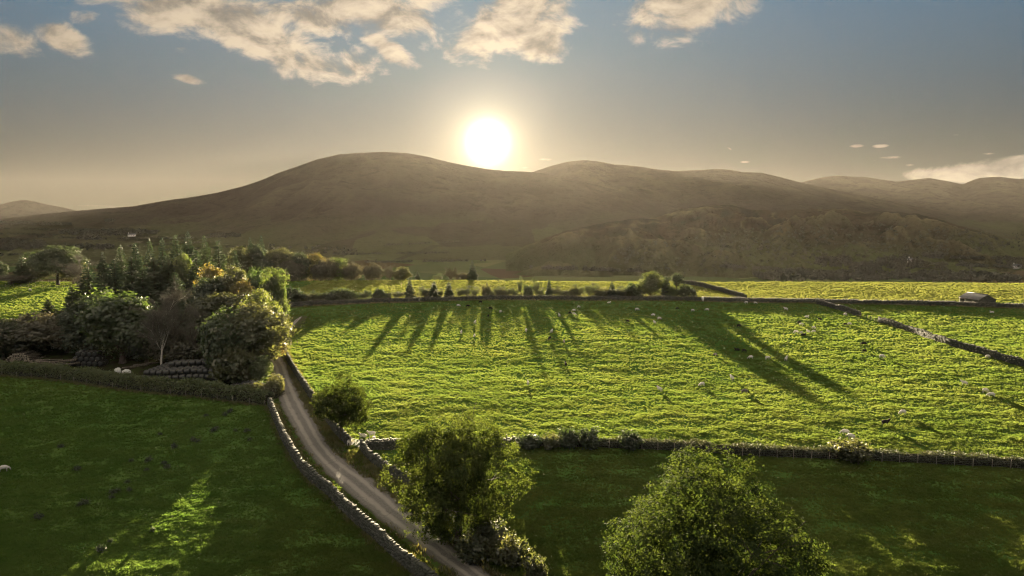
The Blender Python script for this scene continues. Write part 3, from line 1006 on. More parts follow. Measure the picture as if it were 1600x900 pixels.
PR['youngtree'] = [twiggy('sapling', 7, 3, 143, BARK, BARK, L_DARK, ntwig=2600, nleaf=2600, tl=.5, tw=.05)]

TREE_NAME = {'green': 'broadleaf_tree', 'lime': 'broadleaf_tree', 'olive': 'broadleaf_tree', 'orange': 'broadleaf_tree', 'dark': 'broadleaf_tree',
             'brownleaf': 'broadleaf_tree', 'oak': 'oak_tree', 'spruce': 'spruce_tree', 'thinspruce': 'spruce_tree', 'twiggy': 'bare_tree', 'birch': 'birch_tree',
             'bush': 'bush', 'pine': 'pine_tree', 'youngtree': 'young_tree'}
TREE_CAT = {'oak': 'tree', 'bush': 'bush'}


def place_tree(u, v, y, wpx, kind, label, group=None, var=None, rng=random.Random(5), name=None):
    """crown top seen at pixel u,v, tree standing at depth y, crown wpx pixels wide"""
    if y < 0: y = hit(u, -y).y
    if group == G_WALLT: y = hit(u, 468.5 if u > 640 else 468.5 + (640 - u) * .055).y + 2.5 + (y % 3)
    x, zt = top_at(u, v, y)
    z0 = gz(x, y) - 0.05
    H = max(zt - z0, 1.2)
    W = wpx / FPX * math.hypot(x, y)
    pl_ = PR[kind]
    p = pl_[var % len(pl_) if var is not None else rng.randrange(len(pl_))]
    if group == G_WALLT and kind in ('bush', 'youngtree'): W *= 1.4
    if kind not in ('bush', 'thinspruce', 'youngtree', 'pine') and not (225 < y < 240): W *= 1.15
    r = thing(name or TREE_NAME[kind], label, TREE_CAT.get(kind, 'tree'), (x, y, z0), rng.uniform(0, 6.28), group,
              (W / p.W, W / p.W, H / p.H))
    for nm, me in p.parts:
        link(nm, me, r)
    return r

# ------------------------------------------------------------------ the wood on the left and the single trees
G_WOOD = 'trees of the wood beside the lane'
G_COPSE = 'trees of the copse along the crest'
G_WALLT = 'trees and bushes along the far field wall'
TREES = [
    # rear conifers against the fell
    (188, 383, 240, 34, 'spruce', 'dark spruce at the left end of the rear row of conifer tops', G_WOOD),
    (211, 380, 236, 36, 'spruce', 'dark spruce second from the left in the rear row of conifer tops', G_WOOD),
    (233, 373, 232, 34, 'spruce', 'tall spruce left of the pair in the middle of the conifer skyline', G_WOOD),
    (253, 371, 236, 32, 'spruce', 'tall narrow spruce right of the pair in the middle of the conifer skyline', G_WOOD),
    (274, 367, 234, 38, 'spruce', 'dark spruce just left of the highest conifer of the wood', G_WOOD),
    (293, 361, 230, 38, 'spruce', 'highest spruce of the wood with its pointed top against the fell', G_WOOD),
    (319, 368, 234, 36, 'spruce', 'dark spruce just right of the highest conifer of the wood', G_WOOD),
    (341, 376, 228, 42, 'spruce', 'broad spruce at the right end of the rear conifer row above the autumn tree', G_WOOD),
    (160, 394, 228, 32, 'spruce', 'spruce between the bare brown tree and the rear conifer row', G_WOOD),
    (137, 408, 214, 44, 'spruce', 'spruce right below the bare brown tree at the left of the wood', G_WOOD),
    (178, 405, 206, 50, 'spruce', 'dark spruce in the second row under the left rear conifers', G_WOOD),
    (205, 402, 204, 46, 'spruce', 'dark spruce in the second row above the green rounded tree', G_WOOD),
    (240, 403, 204, 48, 'spruce', 'dark spruce in the second row above the birch', G_WOOD),
    (262, 398, 210, 40, 'spruce', 'dark spruce in the second row left of the small lime green crown', G_WOOD),
    (306, 392, 206, 46, 'spruce', 'dark spruce in the second row right of the small lime green crown', G_WOOD),
    (222, 420, 188, 50, 'spruce', 'low dark spruce directly behind the birch and green tree', G_WOOD),
    (272, 425, 186, 50, 'spruce', 'low dark spruce behind the bare brown crown next to the birch', G_WOOD),
    (111, 448, 190, 34, 'spruce', 'small dark spruce at the left edge of the wood by the lit field', G_WOOD),
    (75, 468, 186, 32, 'spruce', 'smallest spruce at the left foot of the wood', G_WOOD),
    (367, 392, 232, 30, 'spruce', 'slender spruce between the broad spruce and the crest copse', G_WOOD),
    # mixed middle of the wood
    (125, 393, 252, 46, 'twiggy', 'brown bare tree between the big oak and the conifers', G_WOOD),
    (283, 392, 214, 34, 'lime', 'small bright lime crown in the middle of the dark conifers', G_WOOD),
    (328, 404, 196, 46, 'orange', 'tree with yellow autumn leaves below the right rear conifers', G_WOOD),
    (358, 414, 184, 56, 'olive', 'olive green tree right of the yellow autumn tree', G_WOOD),
    (318, 432, 176, 62, 'dark', 'dark leafy tree under the yellow autumn tree', G_WOOD),
    (402, 418, 204, 44, 'green', 'green tree left of the lime tree at the right top of the wood', G_WOOD),
    (428, 411, 196, 42, 'lime', 'bright lime tree at the right top of the wood beside the far field', G_WOOD),
    (378, 428, 178, 50, 'orange', 'autumn coloured tree left below the bright lime tree', G_WOOD),
    (404, 446, 160, 62, 'lime', 'sunlit yellow green tree standing over the bend of the lane', G_WOOD),
    (455, 451, 236, 28, 'bush', 'dark round bush at the start of the far wall right of the wood', G_WALLT),
    # front edge of the wood
    (184, 444, 150, 98, 'green', 'broad rounded green tree at the front of the wood left of the birch', G_WOOD),
    (138, 458, 156, 72, 'dark', 'dark leafy tree behind the left side of the rounded green tree', G_WOOD),
    (100, 482, 160, 66, 'brownleaf', 'brownish dark tree behind the black bales', G_WOOD),
    (48, 484, 158, 78, 'brownleaf', 'low brownish tree behind the log piles', G_WOOD),
    (0, 492, 154, 48, 'olive', 'sunlit olive tree cut by the left edge of the picture', G_WOOD),
    (245, 444, 143, 62, 'birch', 'leafless birch with a white trunk in front of the wood', G_WOOD),
    (272, 452, 147, 72, 'twiggy', 'bare brown spreading tree right behind the birch', G_WOOD),
    (222, 460, 158, 70, 'brownleaf', 'brown leaved tree half hidden behind the birch', G_WOOD),
    (300, 480, 146, 66, 'twiggy', 'bare dark tree behind the right half of the bale stack', G_WOOD),
    (342, 446, 162, 84, 'olive', 'large olive tree in the middle of the right front of the wood', G_WOOD),
    (348, 480, 139, 76, 'green', 'leafy tree rising behind the right end of the bale stack', G_WOOD),
    (388, 462, 141, 104, 'olive', 'large sunlit tree at the right front corner of the wood by the lane', G_WOOD),
    (416, 492, 150, 50, 'orange', 'golden tree overhanging the lane at the corner of the wood', G_WOOD),
    (368, 545, 133, 64, 'bush', 'low sunlit bush under the corner tree of the wood', G_WOOD),
    (404, 552, 134, 34, 'lime', 'small yellow green shrub beside the lane where it leaves the wood', G_WOOD),
    (262, 506, 150, 60, 'brownleaf', 'low dark brown thicket right behind the foot of the birch', G_WOOD),
    (226, 512, 151, 56, 'dark', 'low dark thicket left behind the foot of the birch', G_WOOD),
    (302, 520, 148, 62, 'brownleaf', 'low brown thicket behind the middle of the long bale stack', G_WOOD),
    (330, 500, 152, 60, 'green', 'green understorey tree behind the right end of the bale stack', G_WOOD),
    (80, 505, 166, 60, 'dark', 'dark understorey tree behind the slatted crate', G_WOOD),
    (20, 505, 160, 60, 'brownleaf', 'dark brown understorey tree behind the stacked logs', G_WOOD),
    # left far field
    (86, 377, 283, 62, 'oak', 'big spreading dark oak in the far left field', None),
    (33, 402, 290, 26, 'spruce', 'dark conifer left of the big spreading oak', None),
    (60, 408, 296, 34, 'olive', 'olive tree between the dark conifer and the big oak', None),
    (14, 427, 285, 40, 'twiggy', 'low round bare tree by the left far fence', None),
    (-6, 404, 292, 24, 'dark', 'dark tree at the very left edge beyond the far fence', None),
    (112, 402, 286, 34, 'olive', 'olive tree just right of the big oak trunk', None),
    # copse behind the crest
    (374, 384, 300, 34, 'olive', 'olive tree at the left end of the crest copse', G_COPSE),
    (390, 371, 312, 24, 'spruce', 'left one of the two spruce tops in the crest copse', G_COPSE),
    (408, 368, 316, 22, 'spruce', 'right and higher one of the two spruce tops in the crest copse', G_COPSE),
    (399, 380, 306, 30, 'dark', 'dark tree under the two spruce tops of the crest copse', G_COPSE),
    (424, 384, 308, 38, 'olive', 'olive tree right of the two spruce tops of the crest copse', G_COPSE),
    (446, 386, 311, 40, 'olive', 'rounded olive tree in the middle of the crest copse', G_COPSE),
    (470, 393, 310, 36, 'dark', 'dark tree in the middle of the crest copse', G_COPSE),
    (492, 390, 314, 42, 'orange', 'pale autumn tree in the right half of the crest copse', G_COPSE),
    (513, 401, 311, 30, 'brownleaf', 'pinkish brown tree below the lime topped one in the crest copse', G_COPSE),
    (527, 399, 316, 34, 'lime', 'tree with a pale lime top in the right half of the crest copse', G_COPSE),
    (552, 404, 313, 32, 'twiggy', 'left tree of the twiggy pair closing the crest copse', G_COPSE),
    (549, 408, 316, 30, 'brownleaf', 'brown crown merged into the left of the twiggy pair at the crest', G_COPSE),
    (582, 408, 314, 30, 'brownleaf', 'brown tree at the right end of the crest copse', G_COPSE),
    (573, 412, 316, 24, 'twiggy', 'thin bare tree against the brown tree at the right end of the crest copse', G_COPSE),
    (611, 413, 322, 20, 'twiggy', 'small bare tree standing alone right of the crest copse', G_COPSE),
    (628, 416, 322, 26, 'olive', 'flat topped little tree next to the lone bare tree on the crest', G_COPSE),
    (652, 424, 322, 12, 'thinspruce', 'tiny spruce on the crest right of the flat topped tree', G_COPSE),
    (682, 426, 322, 16, 'youngtree', 'sapling on the crest left of the reddish bare tree', G_COPSE),
    (703, 417, 323, 18, 'twiggy', 'reddish bare tree on the crest left of the lone spruce', G_COPSE),
    (722, 424, 324, 20, 'brownleaf', 'low brown tree at the foot of the lone crest spruce', G_COPSE),
    (738, 407, 324, 20, 'spruce', 'lone tall spruce standing on the crest in the middle', G_COPSE),
    (500, 405, 306, 26, 'brownleaf', 'dark brown undergrowth tree low in the crest copse', G_COPSE),
    (455, 404, 304, 40, 'brownleaf', 'low dark brown tree in front of the rounded olive one in the crest copse', G_COPSE),
    (415, 402, 302, 40, 'dark', 'low dark tree in the left half of the crest copse', G_COPSE),
    # along the far wall
    (478, 458, 233, 22, 'bush', 'scrubby bush on the far wall second from the wood', G_WALLT),
    (497, 459, 233, 18, 'bush', 'small olive bush behind the far wall left of the dark pair', G_WALLT),
    (515, 458, 233, 22, 'bush', 'left bush of the dark rounded pair behind the far wall', G_WALLT),
    (534, 452, 233, 26, 'bush', 'right and bigger bush of the dark rounded pair behind the far wall', G_WALLT),
    (572, 455, 235, 12, 'youngtree', 'thin sapling behind the far wall right of the dark bush pair', G_WALLT),
    (592, 452, 235, 14, 'bush', 'narrow dark bush behind the far wall under the twiggy pair', G_WALLT),
    (606, 458, 235, 10, 'bush', 'tiny dark bush beside the narrow one behind the far wall', G_WALLT),
    (620, 454, 236, 18, 'youngtree', 'pale twiggy shrub left of the first conifer on the far wall', G_WALLT),
    (640, 437, 237, 17, 'thinspruce', 'first of three small dark conifers behind the far wall from the left', G_WALLT),
    (659, 446, 237, 15, 'youngtree', 'thin leaved sapling between the first and second small conifer', G_WALLT),
    (678, 440, 237, 19, 'thinspruce', 'second of three small dark conifers behind the far wall', G_WALLT),
    (701, 441, 237, 17, 'thinspruce', 'third of three small dark conifers behind the far wall', G_WALLT),
    (717, 450, 237, 10, 'youngtree', 'slight sapling just right of the third small conifer', G_WALLT),
    (730, 446, 238, 14, 'youngtree', 'sapling behind the far wall below the lone crest spruce', G_WALLT),
    (744, 448, 238, 13, 'youngtree', 'sapling behind the far wall right below the lone crest spruce', G_WALLT),
    (760, 443, 238, 14, 'bush', 'bush behind the far wall straight under the sun', G_WALLT),
    (776, 446, 238, 13, 'youngtree', 'sapling just right of the bush under the sun', G_WALLT),
    (793, 447, 238, 12, 'youngtree', 'sapling left of the tall thin pair behind the far wall', G_WALLT),
    (814, 431, 238, 8, 'youngtree', 'left sapling of the tall thin pair behind the far wall', G_WALLT),
    (837, 433, 238, 8, 'youngtree', 'right sapling of the tall thin pair behind the far wall', G_WALLT),
    (826, 447, 238, 14, 'bush', 'low bush between the tall thin pair of saplings', G_WALLT),
    (858, 437, 238, 12, 'thinspruce', 'small conifer right of the tall thin pair of saplings', G_WALLT),
    (876, 450, 238, 14, 'youngtree', 'short scrubby shrub right of the small conifer in the middle', G_WALLT),
    (888, 451, 237, 13, 'youngtree', 'short scrubby shrub left of the leafy saplings', G_WALLT),
    (905, 443, 237, 12, 'youngtree', 'left leafy sapling behind the middle of the far wall', G_WALLT),
    (921, 441, 237, 14, 'youngtree', 'right leafy sapling behind the middle of the far wall', G_WALLT),
    (938, 450, 237, 14, 'bush', 'low olive bush right of the leafy saplings', G_WALLT),
    (956, 441, 237, 15, 'thinspruce', 'bushy conifer two places left of the green tree on the far wall', G_WALLT),
    (973, 447, 237, 16, 'youngtree', 'thin shrub left of the dark round bush by the green tree', G_WALLT),
    (992, 445, 236, 26, 'bush', 'dark round bush at the left foot of the green tree on the far wall', G_WALLT),
    (1017, 422, 236, 36, 'lime', 'airy green tree, tallest behind the far wall, with a forked trunk', G_WALLT),
    (1041, 432, 236, 20, 'thinspruce', 'dark conifer between the airy green tree and the pine', G_WALLT),
    (1057, 423, 236, 22, 'pine', 'pine with tiered clumps right of the airy green tree', G_WALLT),
    (1050, 446, 235, 22, 'lime', 'small light green shrub under the pine', G_WALLT),
    (1070, 446, 235, 18, 'bush', 'dark bush at the right foot of the pine', G_WALLT),
    (1084, 451, 235, 11, 'thinspruce', 'tiny conifer at the right end of the trees on the far wall', G_WALLT),
    (768, 452, 236, 9, 'youngtree', 'wispy sapling in the scrub below the sun', G_WALLT),
    (784, 450, 236.5, 11, 'bush', 'small olive bush between the saplings under the sun', G_WALLT),
    (802, 449, 237, 11, 'youngtree', 'wispy sapling just left of the tall thin pair', G_WALLT),
    (846, 449, 236.5, 11, 'youngtree', 'wispy sapling just right of the tall thin pair', G_WALLT),
    (866, 446, 236, 12, 'youngtree', 'leafy sapling touching the small middle conifer', G_WALLT),
    (897, 447, 236, 12, 'bush', 'small olive bush under the left leafy sapling', G_WALLT),
    (930, 445, 236, 11, 'youngtree', 'thin sapling between the leafy pair and the bushy conifer', G_WALLT),
    (946, 449, 236, 14, 'bush', 'round olive scrub at the left foot of the bushy conifer', G_WALLT),
    (965, 452, 235.5, 13, 'bush', 'low olive scrub at the right foot of the bushy conifer', G_WALLT),
    (980, 455, 235.5, 12, 'bush', 'low olive scrub beside the dark round bush', G_WALLT),
    (690, 451, 236, 9, 'youngtree', 'wispy sapling between the second and third small conifer', G_WALLT),
    (668, 452, 236, 9, 'bush', 'tiny olive bush between the first and second small conifer', G_WALLT),
    (550, 460, 233, 16, 'youngtree', 'pale sapling right against the dark bush pair', G_WALLT),
    # scrub in the lower hedge
    (827, 681, -700, 44, 'bush', 'flat green bush in the lower hedge nearest the middle tree', 'bushes in the lower hedge'),
    (862, 679, -700.5, 34, 'bush', 'sun touched bush in the lower hedge second from the middle tree', 'bushes in the lower hedge'),
    (889, 672, -701, 34, 'bush', 'left half of the wide double bush in the lower hedge', 'bushes in the lower hedge'),
    (922, 672, -702, 38, 'bush', 'right half of the wide double bush in the lower hedge', 'bushes in the lower hedge'),
    (985, 676, -704, 34, 'bush', 'dark lone bush in the lower hedge below the lettering free grass', 'bushes in the lower hedge'),
    (762, 808, -856, 60, 'olive', 'bushy undergrowth right at the foot of the middle tree', 'undergrowth below the middle tree'),
    (694, 796, -838, 70, 'green', 'leafy undergrowth left at the foot of the middle tree above the lane', 'undergrowth below the middle tree'),
    (800, 838, -885, 60, 'bush', 'sunlit olive scrub on the bank below the middle tree', 'undergrowth below the middle tree'),
    (742, 834, -872, 70, 'bush', 'dark scrub on the bank between the lane and the middle tree', 'undergrowth below the middle tree'),
    (836, 868, -912, 46, 'bush', 'lowest sunlit olive scrub on the bank near the lower picture edge', 'undergrowth below the middle tree'),
    (1328, 688, -719, 58, 'bush', 'brown spreading bush in the right part of the lower hedge', 'bushes in the lower hedge'),
]
TREES = [(a, b, c, d, k, l.replace(' below the lettering free grass', ' right of the wide double bush'), g) for (a, b, c, d, k, l, g) in TREES]
for (u, v, y, w, k, lab, grp) in TREES:
    var = None
    if k == 'bush': var = 1 if ('olive' in lab or 'scrub' in lab or 'brown' in lab or 'sun' in lab) else 0
    place_tree(u, v, y, w, k, lab, grp, var)

# the three near trees, each its own shape
def near_tree(u, v, y, wpx, key, mat, seed, label, nclump, per, leaf, csig, nblob, base, flat=.85, taper=0.0):
    x, zt = top_at(u, v, y)
    z0 = gz(x, y) - 0.1
    H = zt - z0
    W = wpx / FPX * math.hypot(x, y)
    p = broadleaf(key, H, W, mat, seed, nclump=nclump, per=per, leaf=leaf, base=base, nblob=nblob, csig=csig, flat=flat, taper=taper)
    t = thing('broadleaf_tree', label, 'tree', (x, y, z0))
    for nm, me in p.parts: link(nm, me, t)
    return t

L_NEAR = mat_leaf('leaf_near', (0.016, 0.028, 0.009), (0.044, 0.058, 0.016), (2.7, 2.6, 1.2), 0.29, scale=0.5, gloss=0.004)
L_ASH = mat_leaf('leaf_near_autumn', (0.020, 0.034, 0.010), (0.052, 0.064, 0.018), (2.6, 2.6, 1.2), 0.33, scale=0.4, gloss=0.004)
near_tree(531, 585, hit(526, 688).y, 106, 'lane_tree', L_NEAR, 201, 'compact dark round tree on the verge where the lane narrows', 800, 42, .20, .25, 20, .04)
near_tree(714, 628, hit(715, 850).y, 238, 'middle_tree', L_ASH, 202, 'big bushy tree between the lane and the lower field, right of the fold', 2300, 40, .20, .26, 36, .03)
near_tree(1130, 706, 51, 392, 'front_tree', L_NEAR, 203, 'largest and nearest tree, cut by the lower edge of the picture', 3000, 46, .20, .26, 48, .04, flat=.9)

# ------------------------------------------------------------------ hedges
def hedge_foliage(P, width, height, n, leaf, rng, hvar=0.25, mat=None, ragged=1.0):
    P = np.asarray(P)
    s = np.concatenate([[0], np.cumsum(np.hypot(*np.diff(P, axis=0).T))])
    q = rng.uniform(0, s[-1], n)
    x = np.interp(q, s, P[:, 0]); y = np.interp(q, s, P[:, 1])
    dx = np.interp(q + .5, s, P[:, 0]) - np.interp(q - .5, s, P[:, 0]); dy = np.interp(q + .5, s, P[:, 1]) - np.interp(q - .5, s, P[:, 1])
    L = np.hypot(dx, dy) + 1e-9; nx, ny = -dy / L, dx / L
    hh = height * (1 + hvar * fbm(q / 3.5, q * 0 + 1.7, 3, 61) * 1.6)
    ww = width * (1 + 0.3 * vnoise(q / 2.2, q * 0 + 5, 62))
    # mostly on the shell of a rounded section
    a = rng.uniform(-0.15, np.pi + 0.15, n); r = rng.uniform(0.72, 1.04, n) + 0.06 * ragged * rng.normal(size=n)
    o = np.cos(a) * ww / 2 * r; z = np.maximum(0.05, np.abs(np.sin(a)) ** 0.55 * hh * r * np.sign(np.sin(a)))
    z = np.where(z < 0.1, rng.uniform(0.05, 0.9, n) * hh * .8, z)
    X = x + nx * o; Y = y + ny * o
    return np.stack([X, Y, T(X, Y) + z], 1)


def hedge_core(P, width, height):
    P = np.asarray(P)
    d = np.gradient(P, axis=0); d /= np.hypot(d[:, 0], d[:, 1])[:, None]
    nrm = np.stack([-d[:, 1], d[:, 0]], 1)
    sec = [(-.34, 0), (-.30, .6), (0, .8), (.30, .6), (.34, 0)]
    V = []
    s = np.arange(len(P))
    hk = 1 + 0.12 * vnoise(s / 3.0, s * 0 + 2, 4)
    for (o, h) in sec:
        xy = P + nrm * o * width
        V.append(np.stack([xy[:, 0], xy[:, 1], T(xy[:, 0], xy[:, 1]) + h * height * hk - 0.05], 1))
    V = np.stack(V, 1)
    n = len(P); k = len(sec)
    idx = np.arange(n * k).reshape(n, k)
    F = np.stack([idx[:-1, :-1], idx[1:, :-1], idx[1:, 1:], idx[:-1, 1:]], -1).reshape(-1, 4)
    return V.reshape(-1, 3), F


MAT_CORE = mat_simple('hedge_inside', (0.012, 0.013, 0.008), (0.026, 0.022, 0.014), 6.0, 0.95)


def hedge(pix, width, height, n, leaf, label, mat, seed, hvar=.25, pts=None, core=True, ragged=1.0):
    P = resample(pts if pts is not None else pl(pix), 1.0)
    c = P.mean(0)
    rng = np.random.default_rng(seed)
    t = thing('hedge', label, 'hedge', (c[0], c[1], gz(*c)))
    off = np.array([c[0], c[1], gz(*c)])
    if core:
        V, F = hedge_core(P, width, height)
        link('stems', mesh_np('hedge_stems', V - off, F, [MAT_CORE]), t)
    L = hedge_foliage(P, width, height, n, leaf, rng, hvar, ragged=ragged)
    V, F = leaf_quads(L, leaf, rng, up=0.1)
    link('foliage', mesh_np('hedge_foliage', V - off, F, [mat]), t)
    return P


def shift(P, d):
    g = np.gradient(P, axis=0); g /= np.hypot(g[:, 0], g[:, 1])[:, None]
    return P + np.stack([-g[:, 1], g[:, 0]], 1) * d

L_RHEDGE = mat_leaf('leaf_low_hedge', (0.030, 0.044, 0.015), (0.062, 0.064, 0.026), (2.0, 1.9, 1.2), 0.16, scale=0.5)
LEFT_LINE = pl([(-70, 578), (0, 587), (60, 592), (113, 598), (189, 609), (264, 617), (330, 624), (378, 630), (414, 635)])
LH = resample(LEFT_LINE, 1.0)
LHc = shift(LH, 1.25)
hedge(None, 2.5, 2.75, 34000, .24, 'long dark green hedge between the left field and the bale yard', L_HEDGE, 301, pts=[tuple(p) for p in LHc], hvar=.22)
END = resample(pl([(382, 622), (404, 624), (424, 622), (432, 612)]), 1.0)
hedge(None, 3.0, 2.9, 7000, .24, 'bushy sunlit corner end of the left hedge beside the lane', L_OLIVE, 302, pts=[tuple(p) for p in END], hvar=.3)
RIGHT_LINE = pl([(800, 699), (900, 700), (1000, 703), (1100, 708.5), (1180, 714), (1290, 718), (1400, 722.5), (1500, 728), (1600, 733.5), (1700, 739)])
RH = resample(RIGHT_LINE, 1.0)
hedge(None, 1.5, 1.4, 34000, .18, 'low straggling hedge of dry stems across the right fields', L_RHEDGE, 303, pts=[tuple(p) for p in shift(RH, 0.8)], hvar=.4, ragged=1.6)

SCRUB = resample(pl([(600, 467.5), (700, 465.2), (800, 464.5), (900, 464.6), (1000, 465.6), (1060, 466.6)]), 1.5)
hedge(None, 2.2, 2.3, 11000, .36, 'ragged low scrub growing behind the far wall under the saplings', L_OLIVE, 305, pts=[tuple(p) for p in SCRUB], hvar=.8, ragged=2.2, core=False)
SCRUB2 = resample(pl([(446, 476), (520, 472), (600, 467.5)]), 1.5)
hedge(None, 2.2, 2.6, 6000, .36, 'dark scrub growing behind the far wall next to the wood', L_DARK, 306, pts=[tuple(p) for p in SCRUB2], hvar=.8, ragged=2.0, core=False)

# ------------------------------------------------------------------ fences
def post_mesh(h=1.25, r=0.055, top=True):
    bm = bmesh.new()
    bmesh.ops.create_cone(bm, cap_ends=True, segments=8, radius1=r, radius2=r * .92, depth=h + .3)
    bmesh.ops.translate(bm, vec=(0, 0, (h - .3) / 2), verts=bm.verts)
    me = bpy.data.meshes.new('fence_post'); bm.to_mesh(me); bm.free()
    me.materials.append(WOOD)
    return me

POST = post_mesh()
POST_RAIL = post_mesh(1.15, .07)


def fence(P, spacing, label, heights=(0.25, 0.5, 0.75, 1.0), seed=1, rail=False, post=None, wr=0.012, name='wire_fence'):
    rng = random.Random(seed)
    P = even(np.asarray(P), max(2, int(np.hypot(*np.diff(np.asarray(P), axis=0).T).sum() / spacing) + 1))
    c = P[len(P) // 2]
    off = np.array([c[0], c[1], gz(*c)])
    t = thing(name, label, 'fence', tuple(off))
    Z = T(P[:, 0], P[:, 1])
    for i, p in enumerate(P):
        o = link('post', post or POST, t, (p[0] - off[0] + rng.uniform(-.06, .06), p[1] - off[1], Z[i] - off[2]), (rng.uniform(-.05, .05), rng.uniform(-.06, .06), rng.uniform(0, 3)))
        o.scale = (1, 1, rng.uniform(.92, 1.08))
    for h in heights:
        V, F = [], []
        path = np.stack([P[:, 0], P[:, 1] - 0.07, Z + h], 1) - off
        if rail:
            mids = (path[1:] + path[:-1]) / 2; d = path[1:] - path[:-1]
            for k in range(len(mids)):
                L = np.linalg.norm(d[k][:2])
                v, f = boxes(mids[k], (L / 2 + .03, .022, .05), math.atan2(d[k][1], d[k][0]), pitch=math.atan2(d[k][2], L))
                link('rail', mesh_np('fence_rail', v, f, [WOOD]), t)
        else:
            v, f = tube(path, np.full(len(path), wr), 3)
            link('wire', mesh_np('fence_wire', v, f, [WIRE]), t)
    return t

fence(LH, 3.6, 'post and wire fence along the foot of the left hedge', seed=2)
fence(RH, 2.35, 'post and wire fence with pale posts in front of the low right hedge', seed=3)
fence(resample(pl([(1344, 495), (1373, 503)]), 1.0), 1.6, 'short piece of wire fence closing the gap in the diagonal wall', seed=4)
fence(resample(pl([(-40, 441), (40, 441.2), (104, 441.5)]), 1.0), 2.6, 'pale rail fence running up to the big oak in the far left field', seed=5, rail=True, heights=(.55, 1.0), post=POST_RAIL, name='rail_fence')
fence(resample(pl([(-40, 448), (40, 448.6), (112, 450)]), 1.0), 3.2, 'dark wire fence across the far left field below the pale rails', seed=6)

# ------------------------------------------------------------------ dry stone walls
def wall(P, h, thick, label, mat, seed, stone=0.34, course=0.2, tumble=0.08, name='dry_stone_wall', sides=(1, -1)):
    rng = np.random.default_rng(seed)
    P = np.asarray(P)
    s = np.concatenate([[0], np.cumsum(np.hypot(*np.diff(P, axis=0).T))])
    Ltot = s[-1]
    c = P[len(P) // 2]; off = np.array([c[0], c[1], gz(*c)])
    t = thing(name, label, 'wall', tuple(off))
    def at(q):
        x = np.interp(q, s, P[:, 0]); y = np.interp(q, s, P[:, 1])
        dx = np.interp(q + .4, s, P[:, 0]) - np.interp(q - .4, s, P[:, 0]); dy = np.interp(q + .4, s, P[:, 1]) - np.interp(q - .4, s, P[:, 1])
        L = np.hypot(dx, dy) + 1e-9
        return x, y, dx / L, dy / L
    # core
    n = max(2, int(Ltot / 0.8)); q = np.linspace(0, Ltot, n)
    x, y, dx, dy = at(q)
    hh = h * (1 + 0.13 * vnoise(q / 3.3, q * 0 + 1.5, seed))
    V = []
    for (o, z) in ((-.46, -.1), (-.34, .9), (.34, .9), (.46, -.1)):
        X = x - dy * o * thick; Y = y + dx * o * thick
        V.append(np.stack([X, Y, T(x, y) + z * hh], 1))
    V = np.stack(V, 1); idx = np.arange(n * 4).reshape(n, 4)
    F = np.stack([idx[:-1, :-1], idx[1:, :-1], idx[1:, 1:], idx[:-1, 1:]], -1).reshape(-1, 4)
    F = np.concatenate([F, idx[:1, ::-1], idx[-1:]])
    link('wall_core', mesh_np('wall_core', V.reshape(-1, 3) - off, F, [mat], attrs={'tint': np.zeros(n * 4)}), t)
    a = Acc()
    nc = max(2, int(round(h * .9 / course)))
    for side in sides:
        for ci in range(nc):
            m = int(Ltot / stone)
            q = (np.arange(m) + 0.5 + 0.5 * (ci % 2) + rng.uniform(-.22, .22, m)) * stone
            q = np.clip(q, 0, Ltot)
            x, y, dx, dy = at(q)
            hh = h * (1 + 0.13 * vnoise(q / 3.3, q * 0 + 1.5, seed))
            f = (ci + .5) / nc
            o = side * thick * (.47 - .12 * f) + rng.normal(size=m) * 0.025
            zc = T(x, y) + f * hh * .92
            C = np.stack([x - dy * o, y + dx * o, zc], 1) - off
            H = np.stack([stone * .5 * rng.uniform(.72, 1.02, m), rng.uniform(.07, .12, m), course * .5 * rng.uniform(.78, 1.05, m)], 1)
            v, fc = boxes(C, H, np.arctan2(dy, dx) + rng.normal(size=m) * .08, rng, .35)
            a.add(v, fc, np.repeat(rng.beta(1.4, 2.2, m), 8))
    link('wall_stones', a.mesh('wall_stones', [mat], attr='tint'), t)['kind'] = 'stuff'
    # coping: stones set on edge along the top
    a = Acc(); cs = stone * .62; m = int(Ltot / cs)
    q = (np.arange(m) + .5 + rng.uniform(-.15, .15, m)) * cs
    x, y, dx, dy = at(q)
    hh = h * (1 + 0.13 * vnoise(q / 3.3, q * 0 + 1.5, seed))
    C = np.stack([x, y, T(x, y) + hh * .92 + .10 + rng.normal(size=m) * tumble], 1) - off
    H = np.stack([cs * .45 * rng.uniform(.7, 1.05, m), thick * .38 * rng.uniform(.8, 1.1, m), rng.uniform(.11, .17, m)], 1)
    v, fc = boxes(C, H, np.arctan2(dy, dx) + rng.normal(size=m) * .1, rng, .45, pitch=rng.normal(size=m) * .2)
    a.add(v, fc, np.repeat(rng.beta(2.0, 1.8, m), 8))
    link('coping_stones', a.mesh('coping_stones', [mat], attr='tint'), t)['kind'] = 'stuff'
    return t


